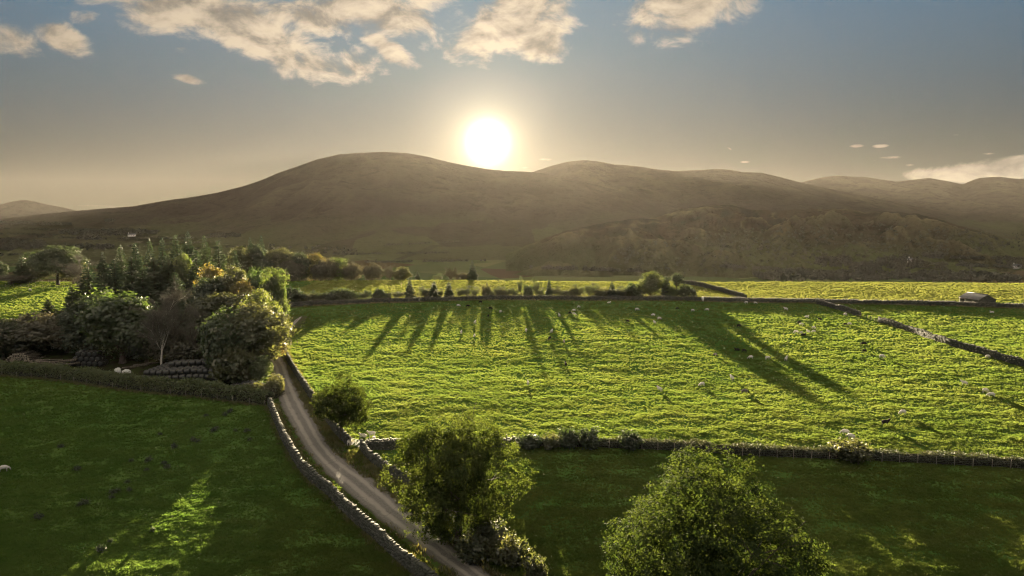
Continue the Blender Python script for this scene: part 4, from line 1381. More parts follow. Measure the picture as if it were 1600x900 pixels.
WALL_LANE = resample(pl([(421, 634), (431, 658), (445, 690), (474, 738), (513, 772), (545, 805), (590, 844), (628, 880), (672, 915), (730, 960)]), 1.0)
wall(WALL_LANE, 1.5, .62, 'long mossy dry stone wall between the lane and the left field', STONE, 401)
WALL_R = resample(pl([(433, 527), (446, 556), (461, 583), (480, 613), (504, 648), (528, 680), (545, 696)]), 1.0)
wall(WALL_R, 1.45, .6, 'dark dry stone wall on the field side of the lane below the wood', STONE_D, 402)
FOLD1 = resample(pl([(565, 703), (573, 713), (585, 724), (602, 737), (628, 752), (655, 764)]), 1.0)
wall(FOLD1, 1.35, .6, 'curved grey wall of the little fold running down from the gate to the middle tree', STONE, 403)
FOLD2 = resample(pl([(570, 702), (610, 702), (650, 701), (700, 700), (760, 699), (800, 699)]), 1.0)
wall(FOLD2, 1.35, .6, 'dark straight back wall of the little fold, running behind the middle tree', STONE_D, 404)
FARW = resample(pl([(440, 481), (546, 475), (640, 472), (730, 469.5), (820, 468.5), (1000, 469.5), (1165, 472.5), (1285, 474), (1380, 475.7), (1440, 477), (1600, 482), (1720, 486)]), 2.0)
wall(FARW, 1.5, .65, 'long dark dry stone wall across the whole width at the top of the big pasture', STONE_D, 405, stone=.62, course=.36)
wall(resample(pl([(1276, 474.5), (1310, 484), (1344, 494.5)]), 1.5), 1.5, .65, 'upper piece of the diagonal field wall ending at the fenced gap', STONE_D, 406, stone=.5, course=.3)
wall(resample(pl([(1373, 503), (1420, 518), (1470, 535), (1535, 554), (1600, 573.5), (1690, 601)]), 1.5), 1.5, .65, 'lower piece of the diagonal field wall running out at the right edge', STONE_D, 407, stone=.5, course=.3)
wall(resample(pl([(1062, 443.5), (1085, 446), (1110, 451.5), (1138, 459), (1166, 467.5)]), 1.5), 1.6, .7, 'dark wall curving up over the far lit field right of the pine', STONE_D, 408, stone=.6, course=.36)

# ------------------------------------------------------------------ the lane
def build_road():
    m, N = new_mat('worn_lane')
    uvx = N.node('ShaderNodeAttribute', attribute_name='across').outputs['Fac']
    geo = N.node('ShaderNodeNewGeometry'); P = geo.outputs['Position']
    n = N.noise(P, 0.5, 5.0, 0.6); n2 = N.noise(P, 6.0, 5.0, 0.7)
    wob = N.m('ADD', uvx, N.m('MULTIPLY', N.m('SUBTRACT', n, .5), 0.16))
    col = N.mix(N.ss(n2, .35, .65), (0.110, 0.102, 0.088), (0.175, 0.162, 0.142))
    # wheel tracks worn paler, dirt in the middle and along the edges
    tr = None
    for c in (0.30, 0.68):
        d = N.m('ABSOLUTE', N.m('SUBTRACT', wob, c))
        k = N.ss(d, 0.03, 0.13, 1.0, 0.0)
        tr = k if tr is None else N.m('MAXIMUM', tr, k)
    col = N.mix(N.m('MULTIPLY', tr, 0.75), col, (0.30, 0.275, 0.235))
    edge = N.ss(N.m('ABSOLUTE', N.m('SUBTRACT', wob, 0.5)), 0.38, 0.50)
    col = N.mix(N.m('MULTIPLY', edge, 0.85), col, (0.050, 0.046, 0.026))
    vor = N.node('ShaderNodeTexVoronoi', {'Vector': P, 'Scale': 0.55}, feature='DISTANCE_TO_EDGE')
    crack = N.ss(vor.outputs['Distance'], 0.0, 0.035, 1.0, 0.0)
    col = N.mix(N.m('MULTIPLY', crack, N.m('MULTIPLY', N.ss(n, .5, .6), .55)), col, (0.03, 0.028, 0.024))
    rv = N.noise(P, 0.28, 2.0)
    b = N.node('ShaderNodeBsdfPrincipled', {'Base Color': col, 'Roughness': 0.8})
    bp = N.node('ShaderNodeBump', {'Height': N.m('SUBTRACT', n2, N.m('MULTIPLY', tr, .15)), 'Strength': 0.45, 'Distance': 0.05})
    N.l.new(bp.outputs[0], b.inputs['Normal'])
    finish(N, b.outputs[0])
    A, B = even(RL, 500), even(RR, 500)
    k = 11
    t = np.linspace(0, 1, k)
    X = A[:, None, 0] * (1 - t) + B[:, None, 0] * t; Y = A[:, None, 1] * (1 - t) + B[:, None, 1] * t
    edge = np.abs(t - .5) * 2
    jx = 0.30 * vnoise(np.arange(500)[:, None] / 6.0 + 0 * X, 0 * X + np.sign(t - .5) * 9, 81) * (edge > .95)
    X = X + jx
    Z = T0(X, Y) - 0.045 + 0.05 * (1 - edge ** 2) + 0.02 * vnoise(X / 1.5, Y / 1.5, 82) - 0.03 * (edge > .95)
    idx = np.arange(500 * k).reshape(500, k)
    F = np.stack([idx[:-1, :-1], idx[:-1, 1:], idx[1:, 1:], idx[1:, :-1]], -1).reshape(-1, 4)
    F = F[:, ::-1]
    me = mesh_np('road', np.stack([X.ravel(), Y.ravel(), Z.ravel()], 1), F, [m], True, attrs={'across': np.repeat(t[None], 500, 0).ravel()})
    me.flip_normals() if me.polygons[0].normal.z < 0 else None
    tag(link('road', me), 'narrow worn grey lane winding between walls up to the wood', kind='structure')
build_road()

# ------------------------------------------------------------------ grass
def tuft(name, seed, blades=16, spread=.26, h=.22, w=.045, mat=None):
    rng = np.random.default_rng(seed)
    V = []; F = []
    for i in range(blades):
        a = rng.uniform(0, 6.28); r = spread * math.sqrt(rng.uniform())
        bx, by = r * math.cos(a), r * math.sin(a)
        yaw = rng.uniform(0, 3.14); lean = rng.uniform(.1, .7) * h; la = a + rng.normal() * .8
        hh = h * rng.uniform(.55, 1.1)
        wx, wy = math.cos(yaw) * w, math.sin(yaw) * w
        n = len(V)
        V += [(bx - wx, by - wy, -.04), (bx + wx, by + wy, -.04), (bx + wx * .7 + math.cos(la) * lean * .4, by + wy * .7 + math.sin(la) * lean * .4, hh * .6),
              (bx - wx * .7 + math.cos(la) * lean * .4, by - wy * .7 + math.sin(la) * lean * .4, hh * .6),
              (bx + math.cos(la) * lean, by + math.sin(la) * lean, hh)]
        F.append((n, n + 1, n + 2, n + 3)); F.append((n + 3, n + 2, n + 4, n + 4))
    quads = [f for f in F if len(set(f)) == 4]; tris = [f[:3] for f in F if len(set(f)) == 3]
    me = mesh_np(name, np.array(V), [np.array(quads), np.array(tris)], [mat or L_GRASS])
    return bpy.data.objects.new(name, me)


def scatter(name, label, X, Y, Z, S, protos, seed, kind='stuff'):
    me = bpy.data.meshes.new(name)
    me.vertices.add(len(X))
    me.vertices.foreach_set('co', np.stack([X, Y, Z], 1).astype(np.float32).ravel())
    a = me.attributes.new('size', 'FLOAT', 'POINT'); a.data.foreach_set('value', S.astype(np.float32))
    me.materials.append(protos[0].data.materials[0])
    o = link(name, me)
    tag(o, label, kind=kind)
    ng = bpy.data.node_groups.new(name + '_nodes', 'GeometryNodeTree')
    ng.interface.new_socket('Geometry', in_out='INPUT', socket_type='NodeSocketGeometry')
    ng.interface.new_socket('Geometry', in_out='OUTPUT', socket_type='NodeSocketGeometry')
    N = NT(ng)
    gi = N.node('NodeGroupInput'); go = N.node('NodeGroupOutput')
    gg = N.node('GeometryNodeGeometryToInstance')
    for p in protos:
        oi = N.node('GeometryNodeObjectInfo'); oi.inputs['Object'].default_value = p
        oi.inputs['As Instance'].default_value = True
        N.l.new(oi.outputs['Geometry'], gg.inputs[0])
    iop = N.node('GeometryNodeInstanceOnPoints')
    N.l.new(gi.outputs[0], iop.inputs['Points'])
    # instances of the joined set are picked by index
    join = N.node('GeometryNodeJoinGeometry')
    for p in protos:
        pass
    jn = N.node('GeometryNodeJoinGeometry')
    for nd in [n for n in ng.nodes if n.bl_idname == 'GeometryNodeObjectInfo']:
        N.l.new(nd.outputs['Geometry'], jn.inputs[0])
    ng.nodes.remove(join); ng.nodes.remove(gg)
    N.l.new(jn.outputs[0], iop.inputs['Instance'])
    iop.inputs['Pick Instance'].default_value = True
    ri = N.node('FunctionNodeRandomValue', data_type='INT')
    ri.inputs[4].default_value = 0; ri.inputs[5].default_value = len(protos) - 1; ri.inputs['Seed'].default_value = seed
    N.l.new(ri.outputs[2], iop.inputs['Instance Index'])
    rz = N.node('FunctionNodeRandomValue', data_type='FLOAT')
    rz.inputs[2].default_value = 0; rz.inputs[3].default_value = 6.283; rz.inputs['Seed'].default_value = seed + 1
    cx = N.node('ShaderNodeCombineXYZ'); N.l.new(rz.outputs[1], cx.inputs[2])
    N.l.new(cx.outputs[0], iop.inputs['Rotation'])
    na = N.node('GeometryNodeInputNamedAttribute', data_type='FLOAT'); na.inputs['Name'].default_value = 'size'
    N.l.new(na.outputs[0], iop.inputs['Scale'])
    N.l.new(iop.outputs[0], go.inputs[0])
    md = o.modifiers.new('scatter', 'NODES'); md.node_group = ng
    return o


def grass_points(n, ymin, ymax, rng):
    """more tufts close to the viewer, fewer and larger far off"""
    k = rng.uniform(0, 1, n)
    y = 1.0 / (1 / ymin + k * (1 / ymax - 1 / ymin))
    x = rng.uniform(-1, 1, n) * (0.80 * y + 14)
    return x, y


def build_grass():
    rng = np.random.default_rng(77)
    x, y = grass_points(GRASS_N, 50, 330, rng)
    rd = road_dist(x, y)
    keep = (rd > 2.3) & ~inside(x, y, ROAD_POLY) & ~inside(x, y, YARD_POLY)
    keep &= ~((rd < 3.3) & (rng.uniform(size=len(x)) < .35))
    # patches grazed short
    d = fbm(x / 5.0, y / 3.0, 3, 33)
    keep &= rng.uniform(size=len(x)) < np.clip(0.9 + d * 1.0, .5, 1)
    x, y, rd, d = x[keep], y[keep], rd[keep], d[keep]
    z = T0(x, y) + bumps(x, y, rd)
    dist = np.hypot(x, y)
    s = (0.47 + 0.28 * rng.uniform(size=len(x)) + 0.5 * np.clip(d, -.4, .6)) * (0.75 + dist / 260.0)
    s = s * np.where(rd < 6, 1.25, 1.0)
    protos = [tuft('grass_tuft', 1), tuft('grass_tuft', 2, 13, .30, .17), tuft('grass_tuft', 3, 12, .16, .30)]
    scatter('grass', 'short grazed green grass covering the fields', x, y, z, s, protos, 5)

GRASS_N = 580000
build_grass()


def verge_grass():
    """long pale grass on the verges, along the walls and under hedges"""
    rng = np.random.default_rng(78)
    X, Y, S = [], [], []
    for P, off, wd, per, sz in ((WALL_LANE, 0.75, .5, 16, 1.5), (WALL_LANE, -0.6, .4, 6, 1.2), (WALL_R, -0.8, .9, 12, 1.5), (WALL_R, .8, .5, 6, 1.2), (FOLD1, -0.9, 1.2, 16, 1.5), (LH, 0, .7, 8, 1.4),
                            (FARW, -0.7, .5, 3, 2.0), (even(RR, 200)[70:], -1.2, 2.2, 26, 1.5)):
        L = np.hypot(*np.diff(P, axis=0).T).sum(); n = int(L * per)
        Q = even(P, 400); i = rng.integers(0, 399, n); f = rng.uniform(size=n)[:, None]
        g = np.gradient(Q, axis=0); g /= np.hypot(g[:, 0], g[:, 1])[:, None]
        p = Q[i] * (1 - f) + Q[i + 1] * f
        o = off + rng.normal(size=n) * wd * .5
        X.append(p[:, 0] - g[i, 1] * o); Y.append(p[:, 1] + g[i, 0] * o); S.append(rng.uniform(.7, 1.3, n) * sz)
    X, Y, S = map(np.concatenate, (X, Y, S))
    k = ~inside(X, Y, ROAD_POLY) | ((rng.uniform(size=len(X)) < .5) & (road_dist(X, Y) > 1.55))
    X, Y, S = X[k], Y[k], S[k]
    L_LONG = mat_leaf('long_grass', (0.070, 0.085, 0.020), (0.125, 0.110, 0.040), (2.0, 1.9, 1.1), 0.5, scale=0.3)
    protos = [tuft('long_grass_tuft', 11, 14, .2, .34, .03, L_LONG), tuft('long_grass_tuft', 12, 12, .28, .26, .035, L_LONG)]
    scatter('long_grass', 'long pale grass along walls, hedges and verges', X, Y, T(X, Y), S, protos, 9)
verge_grass()

# ------------------------------------------------------------------ valley woods, hedgerows and far houses
from mathutils.bvhtree import BVHTree

def far_bvh():
    V, F = [], []
    n = 0
    for o in list(COL.objects):
        if o.type == 'MESH' and (o.name.endswith('_fell') or o.name.endswith('_hill') or o.name.endswith('_knoll')):
            me = o.data
            c = np.empty(len(me.vertices) * 3); me.vertices.foreach_get('co', c)
            f = np.empty(len(me.loops), np.int32); me.loops.foreach_get('vertex_index', f)
            V.append(c.reshape(-1, 3)); F.append(f.reshape(-1, 4) + n); n += len(me.vertices)
    ys = np.geomspace(360, 6000, 140); xs = np.linspace(-1.3, 1.3, 90)
    X = xs[None] * ys[:, None]; Y = np.repeat(ys[:, None], 90, 1)
    idx = np.arange(X.size).reshape(X.shape) + n
    V.append(np.stack([X.ravel(), Y.ravel(), T0(X.ravel(), Y.ravel())], 1))
    F.append(np.stack([idx[:-1, :-1], idx[:-1, 1:], idx[1:, 1:], idx[1:, :-1]], -1).reshape(-1, 4))
    return BVHTree.FromPolygons(np.concatenate(V).tolist(), np.concatenate(F).tolist())

BVH = far_bvh()

def far_hit(u, v):
    d = ray(u, v)
    o = Vector((0, 0, CAMZ)) + d * 345
    r = BVH.ray_cast(o, d, 9000)
    return r[0]


def valley_woods():
    rng = np.random.default_rng(500)
    R = random.Random(501)
    pts = []
    def blob(u0, u1, v0, v1, n, s=(5, 9)):
        for _ in range(n):
            u = R.uniform(u0, u1)
            f = (u - u0) / (u1 - u0)
            k = math.sin(math.pi * min(.92, max(.08, f))) ** .5
            p = far_hit(u, (v0 + v1) / 2 + (R.random() - .5) * (v1 - v0) * k)
            if p: pts.append((p, R.uniform(*s)))
    def line(u0, v0, u1, v1, n, s=(4, 7), j=.5):
        for i in range(n):
            f = (i + R.random()) / n
            if math.sin(f * 17 + u0) > .82: continue
            p = far_hit(u0 + (u1 - u0) * f, v0 + (v1 - v0) * f + R.uniform(-j, j))
            if p: pts.append((p, R.uniform(*s)))
    blob(-30, 48, 347, 352, 120); blob(50, 112, 349, 353, 80); blob(92, 245, 359, 369, 330); blob(165, 178, 344, 348, 30)
    blob(-40, 70, 374, 392, 300); blob(60, 180, 382, 392, 120); blob(330, 375, 366, 372, 90); blob(120, 160, 369, 376, 50)
    blob(420, 560, 386, 398, 60)
    blob(1275, 1330, 402, 420, 90); blob(1330, 1372, 412, 428, 100); blob(1372, 1440, 404, 422, 130); blob(1250, 1420, 426, 440, 260)
    blob(1420, 1500, 430, 441, 110); blob(1500, 1600, 434, 442, 70); blob(1560, 1640, 408, 418, 60); blob(1180, 1290, 424, 441, 130)
    blob(1100, 1600, 350, 405, 420, (3, 6)); blob(960, 1280, 372, 430, 240, (2.5, 5)); blob(1440, 1475, 398, 404, 30)
    for a in [(0, 358, 250, 362), (150, 375, 330, 372), (200, 386, 345, 378), (250, 392, 430, 384), (0, 400, 110, 396), (0, 366, 90, 368), (60, 372, 160, 374),
              (1435, 413, 1600, 420), (1400, 424, 1580, 431), (1450, 404, 1620, 406), (1390, 416, 1480, 421), (1500, 409, 1520, 426), (1120, 418, 1260, 424),
              (430, 400, 700, 396), (520, 412, 760, 408), (600, 384, 720, 378), (830, 420, 1010, 426)]:
        line(*a, int(abs(a[2] - a[0]) / 2.4))
    P = np.array([p[0] for p in pts]); S = np.array([p[1] for p in pts])
    k = 26
    d = rng.normal(size=(len(P) * k, 3)); d /= np.linalg.norm(d, axis=1)[:, None]
    r = rng.uniform(.5, 1, len(d))[:, None]
    s = np.repeat(S, k)[:, None]
    C = np.repeat(P, k, 0) + d * r * s * np.array([.52, .52, .42]) + np.array([0, 0, 1]) * s * .38
    V, F = leaf_quads(C, np.repeat(S, k) * .32, rng)
    tag(link('valley_woodland', mesh_np('valley_woodland', V, F, [L_OLIVE_FAR])), 'hazy woods and hedgerows on the valley floor and fell foot', kind='stuff')

L_OLIVE_FAR = mat_leaf('leaf_far', (0.022, 0.026, 0.012), (0.050, 0.050, 0.022), (1.6, 1.6, 1.1), 0.3, scale=.02)
valley_woods()

WHITEWASH = mat_simple('whitewash', (0.72, 0.70, 0.66), (0.80, 0.78, 0.74), 1.0, 0.8)
SLATE = mat_simple('slate', (0.075, 0.078, 0.085), (0.12, 0.12, 0.125), 3.0, 0.6, 0.3, 20)
DARK = mat_simple('dark_opening', (0.012, 0.012, 0.012), (0.02, 0.02, 0.02), 3.0, 0.9)


def house(u, v, L, Wd, h, yaw, label):
    p = far_hit(u, v)
    t = thing('farmhouse', label, 'house', tuple(p + Vector((0, 0, .3))), yaw, 'white farmhouses at the foot of the fells')
    v8, f8 = boxes([[0, 0, h / 2 - 1.5]], (L / 2, Wd / 2, h / 2 + 1.5), 0.0)
    link('wall', mesh_np('farmhouse_wall', v8, f8, [WHITEWASH]), t)
    o = .4; r = h + Wd * .42
    V = [(-L / 2 - o, -Wd / 2 - o, h - .1), (L / 2 + o, -Wd / 2 - o, h - .1), (L / 2 + o, 0, r), (-L / 2 - o, 0, r), (-L / 2 - o, Wd / 2 + o, h - .1), (L / 2 + o, Wd / 2 + o, h - .1)]
    rf = link('roof', mesh_np('farmhouse_roof', V, [np.array([[0, 1, 2, 3], [3, 2, 5, 4], [0, 4, 5, 1]]), np.array([[0, 3, 4], [1, 5, 2]])], [SLATE]), t)
    vc, fc = boxes([[-L / 2 + 1, 0, r + .5]], (.5, .6, 1.0), 0.0)
    link('chimney', mesh_np('farmhouse_chimney', vc, fc, [WHITEWASH]), rf)
    for i in range(3):
        vc, fc = boxes([[-L / 2 + (i + .5) * L / 3, -Wd / 2 - .03, h * .55]], (.5, .06, .7), 0.0)
        link('window', mesh_np('farmhouse_window', vc, fc, [DARK]), t)

house(1424, 410, 9, 5, 3.6, .1, 'tiny white farmhouse among dark trees below the rocky fell')
house(1589, 419, 11, 5, 3.4, -.1, 'low white farmhouse at the far right edge of the valley')
house(206, 369.5, 15, 7, 4.2, .2, 'tiny white farmhouse far off on the left valley side above the wood')

# ------------------------------------------------------------------ barn
def barn():
    B = Vector((158.0, 230.0)); ax = Vector((.989, .148)); ay = Vector((-.148, .989))
    W, L = 6.7, 8.0
    z0 = gz(161, 234) - .25
    yaw = math.atan2(.148, .989)
    t = thing('stone_barn', 'small stone field barn with a sheet roof behind the far wall at right', 'barn', (B.x, B.y, z0), yaw)
    he, hr = 2.45, 4.0
    rng = np.random.default_rng(3)
    th = .45
    def stones(name, x0, y0, x1, y1, top):
        """one wall from (x0,y0) to (x1,y1), laid in courses of stone"""
        a = Acc(); Lw = math.hypot(x1 - x0, y1 - y0); dx, dy = (x1 - x0) / Lw, (y1 - y0) / Lw
        yw = math.atan2(dy, dx)
        z = 0
        while z < top(.5) + 1e-6:
            q = 0
            while q < Lw:
                w = rng.uniform(.3, .62); w = min(w, Lw - q + .01)
                m = q + w / 2
                if z + .12 < top(m / Lw):
                    v, f = boxes([[x0 + dx * m, y0 + dy * m, z + .12]], (w / 2 - .012, th / 2 + rng.uniform(-.02, .02), .112), yw, rng, .15)
                    a.add(v, f, rng.beta(1.6, 2.4))
                q += w
            z += .24
        o = link(name, a.mesh('barn_' + name, [STONE_D], attr='tint'), t)
        o['kind'] = 'stuff' if False else 'part'
        del o['kind']
        return o
    tri = lambda s: he + (hr - he) * (1 - abs(2 * s - 1)) - .1
    flat = lambda s: he - .05
    stones('gable_wall', .3, 0, W - .3, 0, tri)
    stones('gable_wall', .3, L, W - .3, L, tri)
    stones('side_wall', W - .1, 0, W - .1, L, flat)
    stones('side_wall', .1, 0, .1, L - 2.6, flat)
    v, f = boxes([[.1, L - 1.3, he - .12]], (.16, 1.4, .12), 0)
    link('lintel', mesh_np('lintel', v, f, [WOOD]), t)
    v, f = boxes([[1.2, L - 1.3, 1.1]], (.05, 1.25, 1.1), 0)  # near-black panel added in the doorway to stand for the unlit inside
    link('opening_shade_panel', mesh_np('opening_shade_panel', v, f, [DARK]), t)
    # sheets of the two roof slopes
    for side in (0, 1):
        n = 9
        for i in range(n):
            y0 = -.35 + i * (L + .7) / n; y1 = y0 + (L + .7) / n + .04
            k = 7; V = []; F = []
            for j in range(k):
                yy = y0 + (y1 - y0) * j / (k - 1); bump_ = .035 * (1 if j % 2 else 0) + .008 * (i % 2)
                xe = -.35 if side == 0 else W + .35
                ze = he - (hr - he) * .35 / (W / 2) + .08
                V += [(xe, yy, ze + bump_), (W / 2, yy, hr + .08 + bump_), (xe, yy, ze + bump_ - .04), (W / 2, yy, hr + .04 + bump_)]
            for j in range(k - 1):
                a, b = j * 4, j * 4 + 4
                F += [(a, b, b + 1, a + 1), (a + 2, a + 3, b + 3, b + 2), (a, a + 2, b + 2, b)]
            link('roof_sheet', mesh_np('roof_sheet', np.array(V), np.array(F), [ROOF_SHEET]), t)
    v, f = boxes([[W / 2, L / 2, hr + .15]], (.18, L / 2 + .35, .05), 0)
    link('ridge_cap', mesh_np('ridge_cap', v, f, [ROOF_SHEET]), t)

ROOF_SHEET = mat_simple('roof_sheeting', (0.10, 0.10, 0.105), (0.17, 0.165, 0.16), 1.2, 0.6, 0.2)
barn()

# ------------------------------------------------------------------ gate by the fold
def gate():
    a = hit(547.5, 696.5); b = hit(564, 702)
    t = thing('field_gate', 'closed seven bar metal field gate between the lane wall and the fold', 'gate', (a.x, a.y, gz(a.x, a.y)), math.atan2(b.y - a.y, b.x - a.x))
    L = math.hypot(b.x - a.x, b.y - a.y)
    for i in range(6):
        z = .2 + i * .2
        v, f = tube([(0.12, 0, z), (L - .12, 0, z)], [.024, .024], 6)
        link('bar', mesh_np('gate_bar', v, f, [METAL]), t)
    for x in (.12, L / 2, L - .12):
        v, f = tube([(x, 0.03, .16), (x, 0.03, 1.24)], [.028, .028], 6)
        link('upright', mesh_np('gate_upright', v, f, [METAL]), t)
    v, f = tube([(.12, -.03, .2), (L / 2, -.03, 1.2)], [.02, .02], 6)
    link('brace', mesh_np('gate_brace', v, f, [METAL]), t)
    for x, n in ((0, 'dark wooden gatepost at the lane wall end of the gate'), (L, 'dark wooden gatepost at the fold end of the gate')):
        p = t.location + Vector((math.cos(t.rotation_euler.z) * x, math.sin(t.rotation_euler.z) * x, 0))
        me = post_mesh(1.5, .11)
        o = link('gatepost', me, None, (p.x, p.y, gz(p.x, p.y)))
        tag(o, n, 'gatepost')
gate()

for (u, v, hh, lab) in ((791.5, 699, 2.0, 'tall dark post where the fold wall meets the lower hedge'), (627, 449, 1.9, 'lone dark post on the far lit field above the dark conifers')):
    p = hit(u, v); o = link('wooden_post', post_mesh(hh, .10), None, (p.x, p.y, gz(p.x, p.y)))
    tag(o, lab, 'post')
p = hit(1097, 470.3)
v8, f8 = boxes([[0, 0, .85]], (.28, .25, .85), .2, np.random.default_rng(1), .15)
tag(link('gate_stone', mesh_np('gate_stone', v8, f8, [WHITEWASH]), None, (p.x, p.y - .8, gz(p.x, p.y - .8) - .1)), 'short pale upright stone against the far wall right of the trees', 'standing stone')

# ------------------------------------------------------------------ bale yard
def build_wrap():
    m, N = new_mat('black_wrap')
    geo = N.node('ShaderNodeNewGeometry')
    n = N.noise(geo.outputs['Position'], 6.0, 4.0, .6)
    b = N.node('ShaderNodeBsdfPrincipled', {'Base Color': N.mix(n, (0.010, 0.011, 0.010), (0.040, 0.040, 0.037)), 'Roughness': 0.42})
    bp = N.node('ShaderNodeBump', {'Height': N.noise(geo.outputs['Position'], 9.0, 3.0, .6), 'Strength': 0.5, 'Distance': 0.04})
    N.l.new(bp.outputs[0], b.inputs['Normal'])
    finish(N, b.outputs[0])
    return m
WRAP = build_wrap()


def bale_mesh(seed):
    """a round wrapped bale lying along x, with soft shoulders and slightly sagging"""
    rng = np.random.default_rng(seed)
    prof = [(-.60, .02), (-.60, .35), (-.58, .44), (-.50, .55), (-.3, .61), (0, .61), (.3, .61), (.50, .55), (.58, .44), (.60, .35), (.60, .02)]
    k = 16; V = []
    for (x, r) in prof:
        for j in range(k):
            a = 2 * math.pi * j / k
            rr = r * (1 + .02 * rng.normal())
            z = rr * math.sin(a); z = max(z, -.52) 
            V.append((x, rr * math.cos(a), z + .54))
    n = len(prof); idx = np.arange(n * k).reshape(n, k)
    F = np.stack([idx[:-1], np.roll(idx[:-1], -1, 1), np.roll(idx[1:], -1, 1), idx[1:]], -1).reshape(-1, 4)
    return mesh_np('wrapped_bale', np.array(V), F, [WRAP], True)

BALES = [bale_mesh(i) for i in range(3)]
RB = random.Random(9)

ORD = ['first', 'second', 'third', 'fourth', 'fifth', 'sixth', 'seventh']
def place_word(i, n):
    if i == 0: return 'at its left end'
    if i == n - 1: return 'at its right end'
    if 2 * i == n - 1: return 'in its middle'
    return '%s from the left' % ORD[i] if i < n / 2 else '%s from the right' % ORD[n - 1 - i]

def bale(x, y, z, yaw, label, group):
    o = link('wrapped_bale', BALES[RB.randrange(3)], None, (x, y, z), (0, RB.uniform(-.05, .05), yaw + RB.uniform(-.05, .05)))
    tag(o, label, 'bale', group)

c0 = hit(285, 594)
zb = gz(c0.x, c0.y)
NB = 13
for tier, rows in ((0, range(0, 7)), (1, range(0, 6)), (2, (2, 3))):
    for r_ in rows:
        nb = NB - tier if tier < 2 else 7
        for i in range(nb):
            s = (i - (nb - 1) / 2) * 1.30
            bow = -.012 * s * s + .5 * math.sin(s * .45)
            x = c0.x + s + .25 * r_; y = c0.y + .2 + (r_ + .5 * tier) * 1.16 + bow
            yaw = math.atan2(-.024 * s + .225 * math.cos(s * .45), 1)
            bale(x, y, gz(x, y) + .02 + tier * 1.0, yaw, 'black wrapped bale, %s row %s course of the long stack, %s' % (['front', 'second', 'third', 'fourth', 'fifth', 'sixth', 'rearmost'][r_], ['bottom', 'upper', 'crown'][tier], place_word(i, nb)), 'bales of the long stack')
c1 = hit(362, 598)
for tier, n in ((0, 5), (1, 4), (2, 2)):
    for i in range(n):
        x = c1.x + (i - (n - 1) / 2) * 1.22; y = c1.y + .6 + .3 * i
        bale(x, y, gz(x, y) + tier * 1.02, 1.35, 'black wrapped bale end on in the small right stack, %s course, %s' % (['bottom', 'middle', 'top'][tier], place_word(i, n)), 'bales of the end stack')
c2 = hit(132, 574)
for tier, n in ((0, 6), (1, 5), (2, 4)):
    for i in range(n):
        for k in range(2):
            x = c2.x + (i - (n - 1) / 2) * 1.22; y = c2.y + 1.2 + k * 1.22 + tier * .1
            bale(x, y, gz(x, y) + tier * 1.02, 1.45, 'black wrapped bale, %s course %s row of the short left stack, %s' % (['bottom', 'middle', 'top'][tier], ['front', 'back'][k], place_word(i, n)), 'bales of the short stack')

LOGBARK = mat_simple('log_bark', (0.060, 0.048, 0.036), (0.16, 0.135, 0.105), 4.0, .9, .5)
LOGEND = mat_simple('log_end', (0.26, 0.22, 0.16), (0.36, 0.31, 0.24), 5.0, .9)


def log_mesh(L, r, seed):
    rng = np.random.default_rng(seed)
    V, F = tube([(0, rng.normal() * .03, 0) if i else (0, 0, 0) for i in range(1)] + [(L * (i + 1) / 5, rng.normal() * .04, rng.normal() * .04) for i in range(5)], [r * (1 - .05 * i) for i in range(6)], 9)
    n = len(V)
    V = np.concatenate([V, [V[:9].mean(0)], [V[-9:].mean(0)]])
    T1 = [(j, n, (j + 1) % 9) for j in range(9)] + [(n - 9 + j, n - 9 + (j + 1) % 9, n + 1) for j in range(9)]
    me = mesh_np('log', V, [F, np.array(T1)], [LOGBARK, LOGEND], midx=[0] * len(F) + [1] * len(T1))
    return me

LOGS = [log_mesh(3.4 + .4 * i, .17 + .03 * (i % 3), i) for i in range(6)]
def log(x, y, z, yaw, pitch, label, group):
    tag(link('log', LOGS[RB.randrange(6)], None, (x, y, z), (0, pitch, yaw)), label, 'log', group)

cA = hit(24, 567)
for tier in range(5):
    for i in range(14 - tier * 2):
        x = cA.x + (i - 6.5 + tier) * .45 + RB.uniform(-.08, .08); y = cA.y + 1.0 + RB.uniform(-.3, .3)
        log(x, y, gz(x, y) + .2 + tier * .37 + RB.uniform(-.03, .06), math.pi / 2 + RB.uniform(-.12, .12), RB.uniform(-.04, .04), 'cut log end on in the left edge pile, %s layer, %s' % (['bottom', 'second', 'third', 'fourth', 'top'][tier], place_word(i, 14 - tier * 2)), 'logs of the stacked pile')
cB = hit(78, 579)
for i in range(46):
    f = RB.random()
    x = cB.x - 3.6 + RB.gauss(0, 1.7); y = cB.y + 1.6 + RB.gauss(0, 1.0)
    hh = max(0, 1.9 - .55 * math.hypot((x - cB.x + 3.6) / 1.6, (y - cB.y - 1.6)))
    log(x, y, gz(x, y) + .15 + hh * RB.uniform(.5, 1), RB.uniform(-.5, .6), RB.uniform(-.12, .16), 'bare log lying across the loose pile beside the stacked logs', 'logs of the loose pile')
for i, (u, v, yaw) in enumerate([(178, 580, .75), (188, 578, .7), (200, 577, .6), (206, 574, .65), (214, 573, .55)]):
    p = hit(u, v); log(p.x, p.y + .8, gz(p.x, p.y) + .2, yaw, -.03, '%s long pole from the left, laid slanting on the ground by the long bale stack' % ORD[i], 'poles by the bale stack')


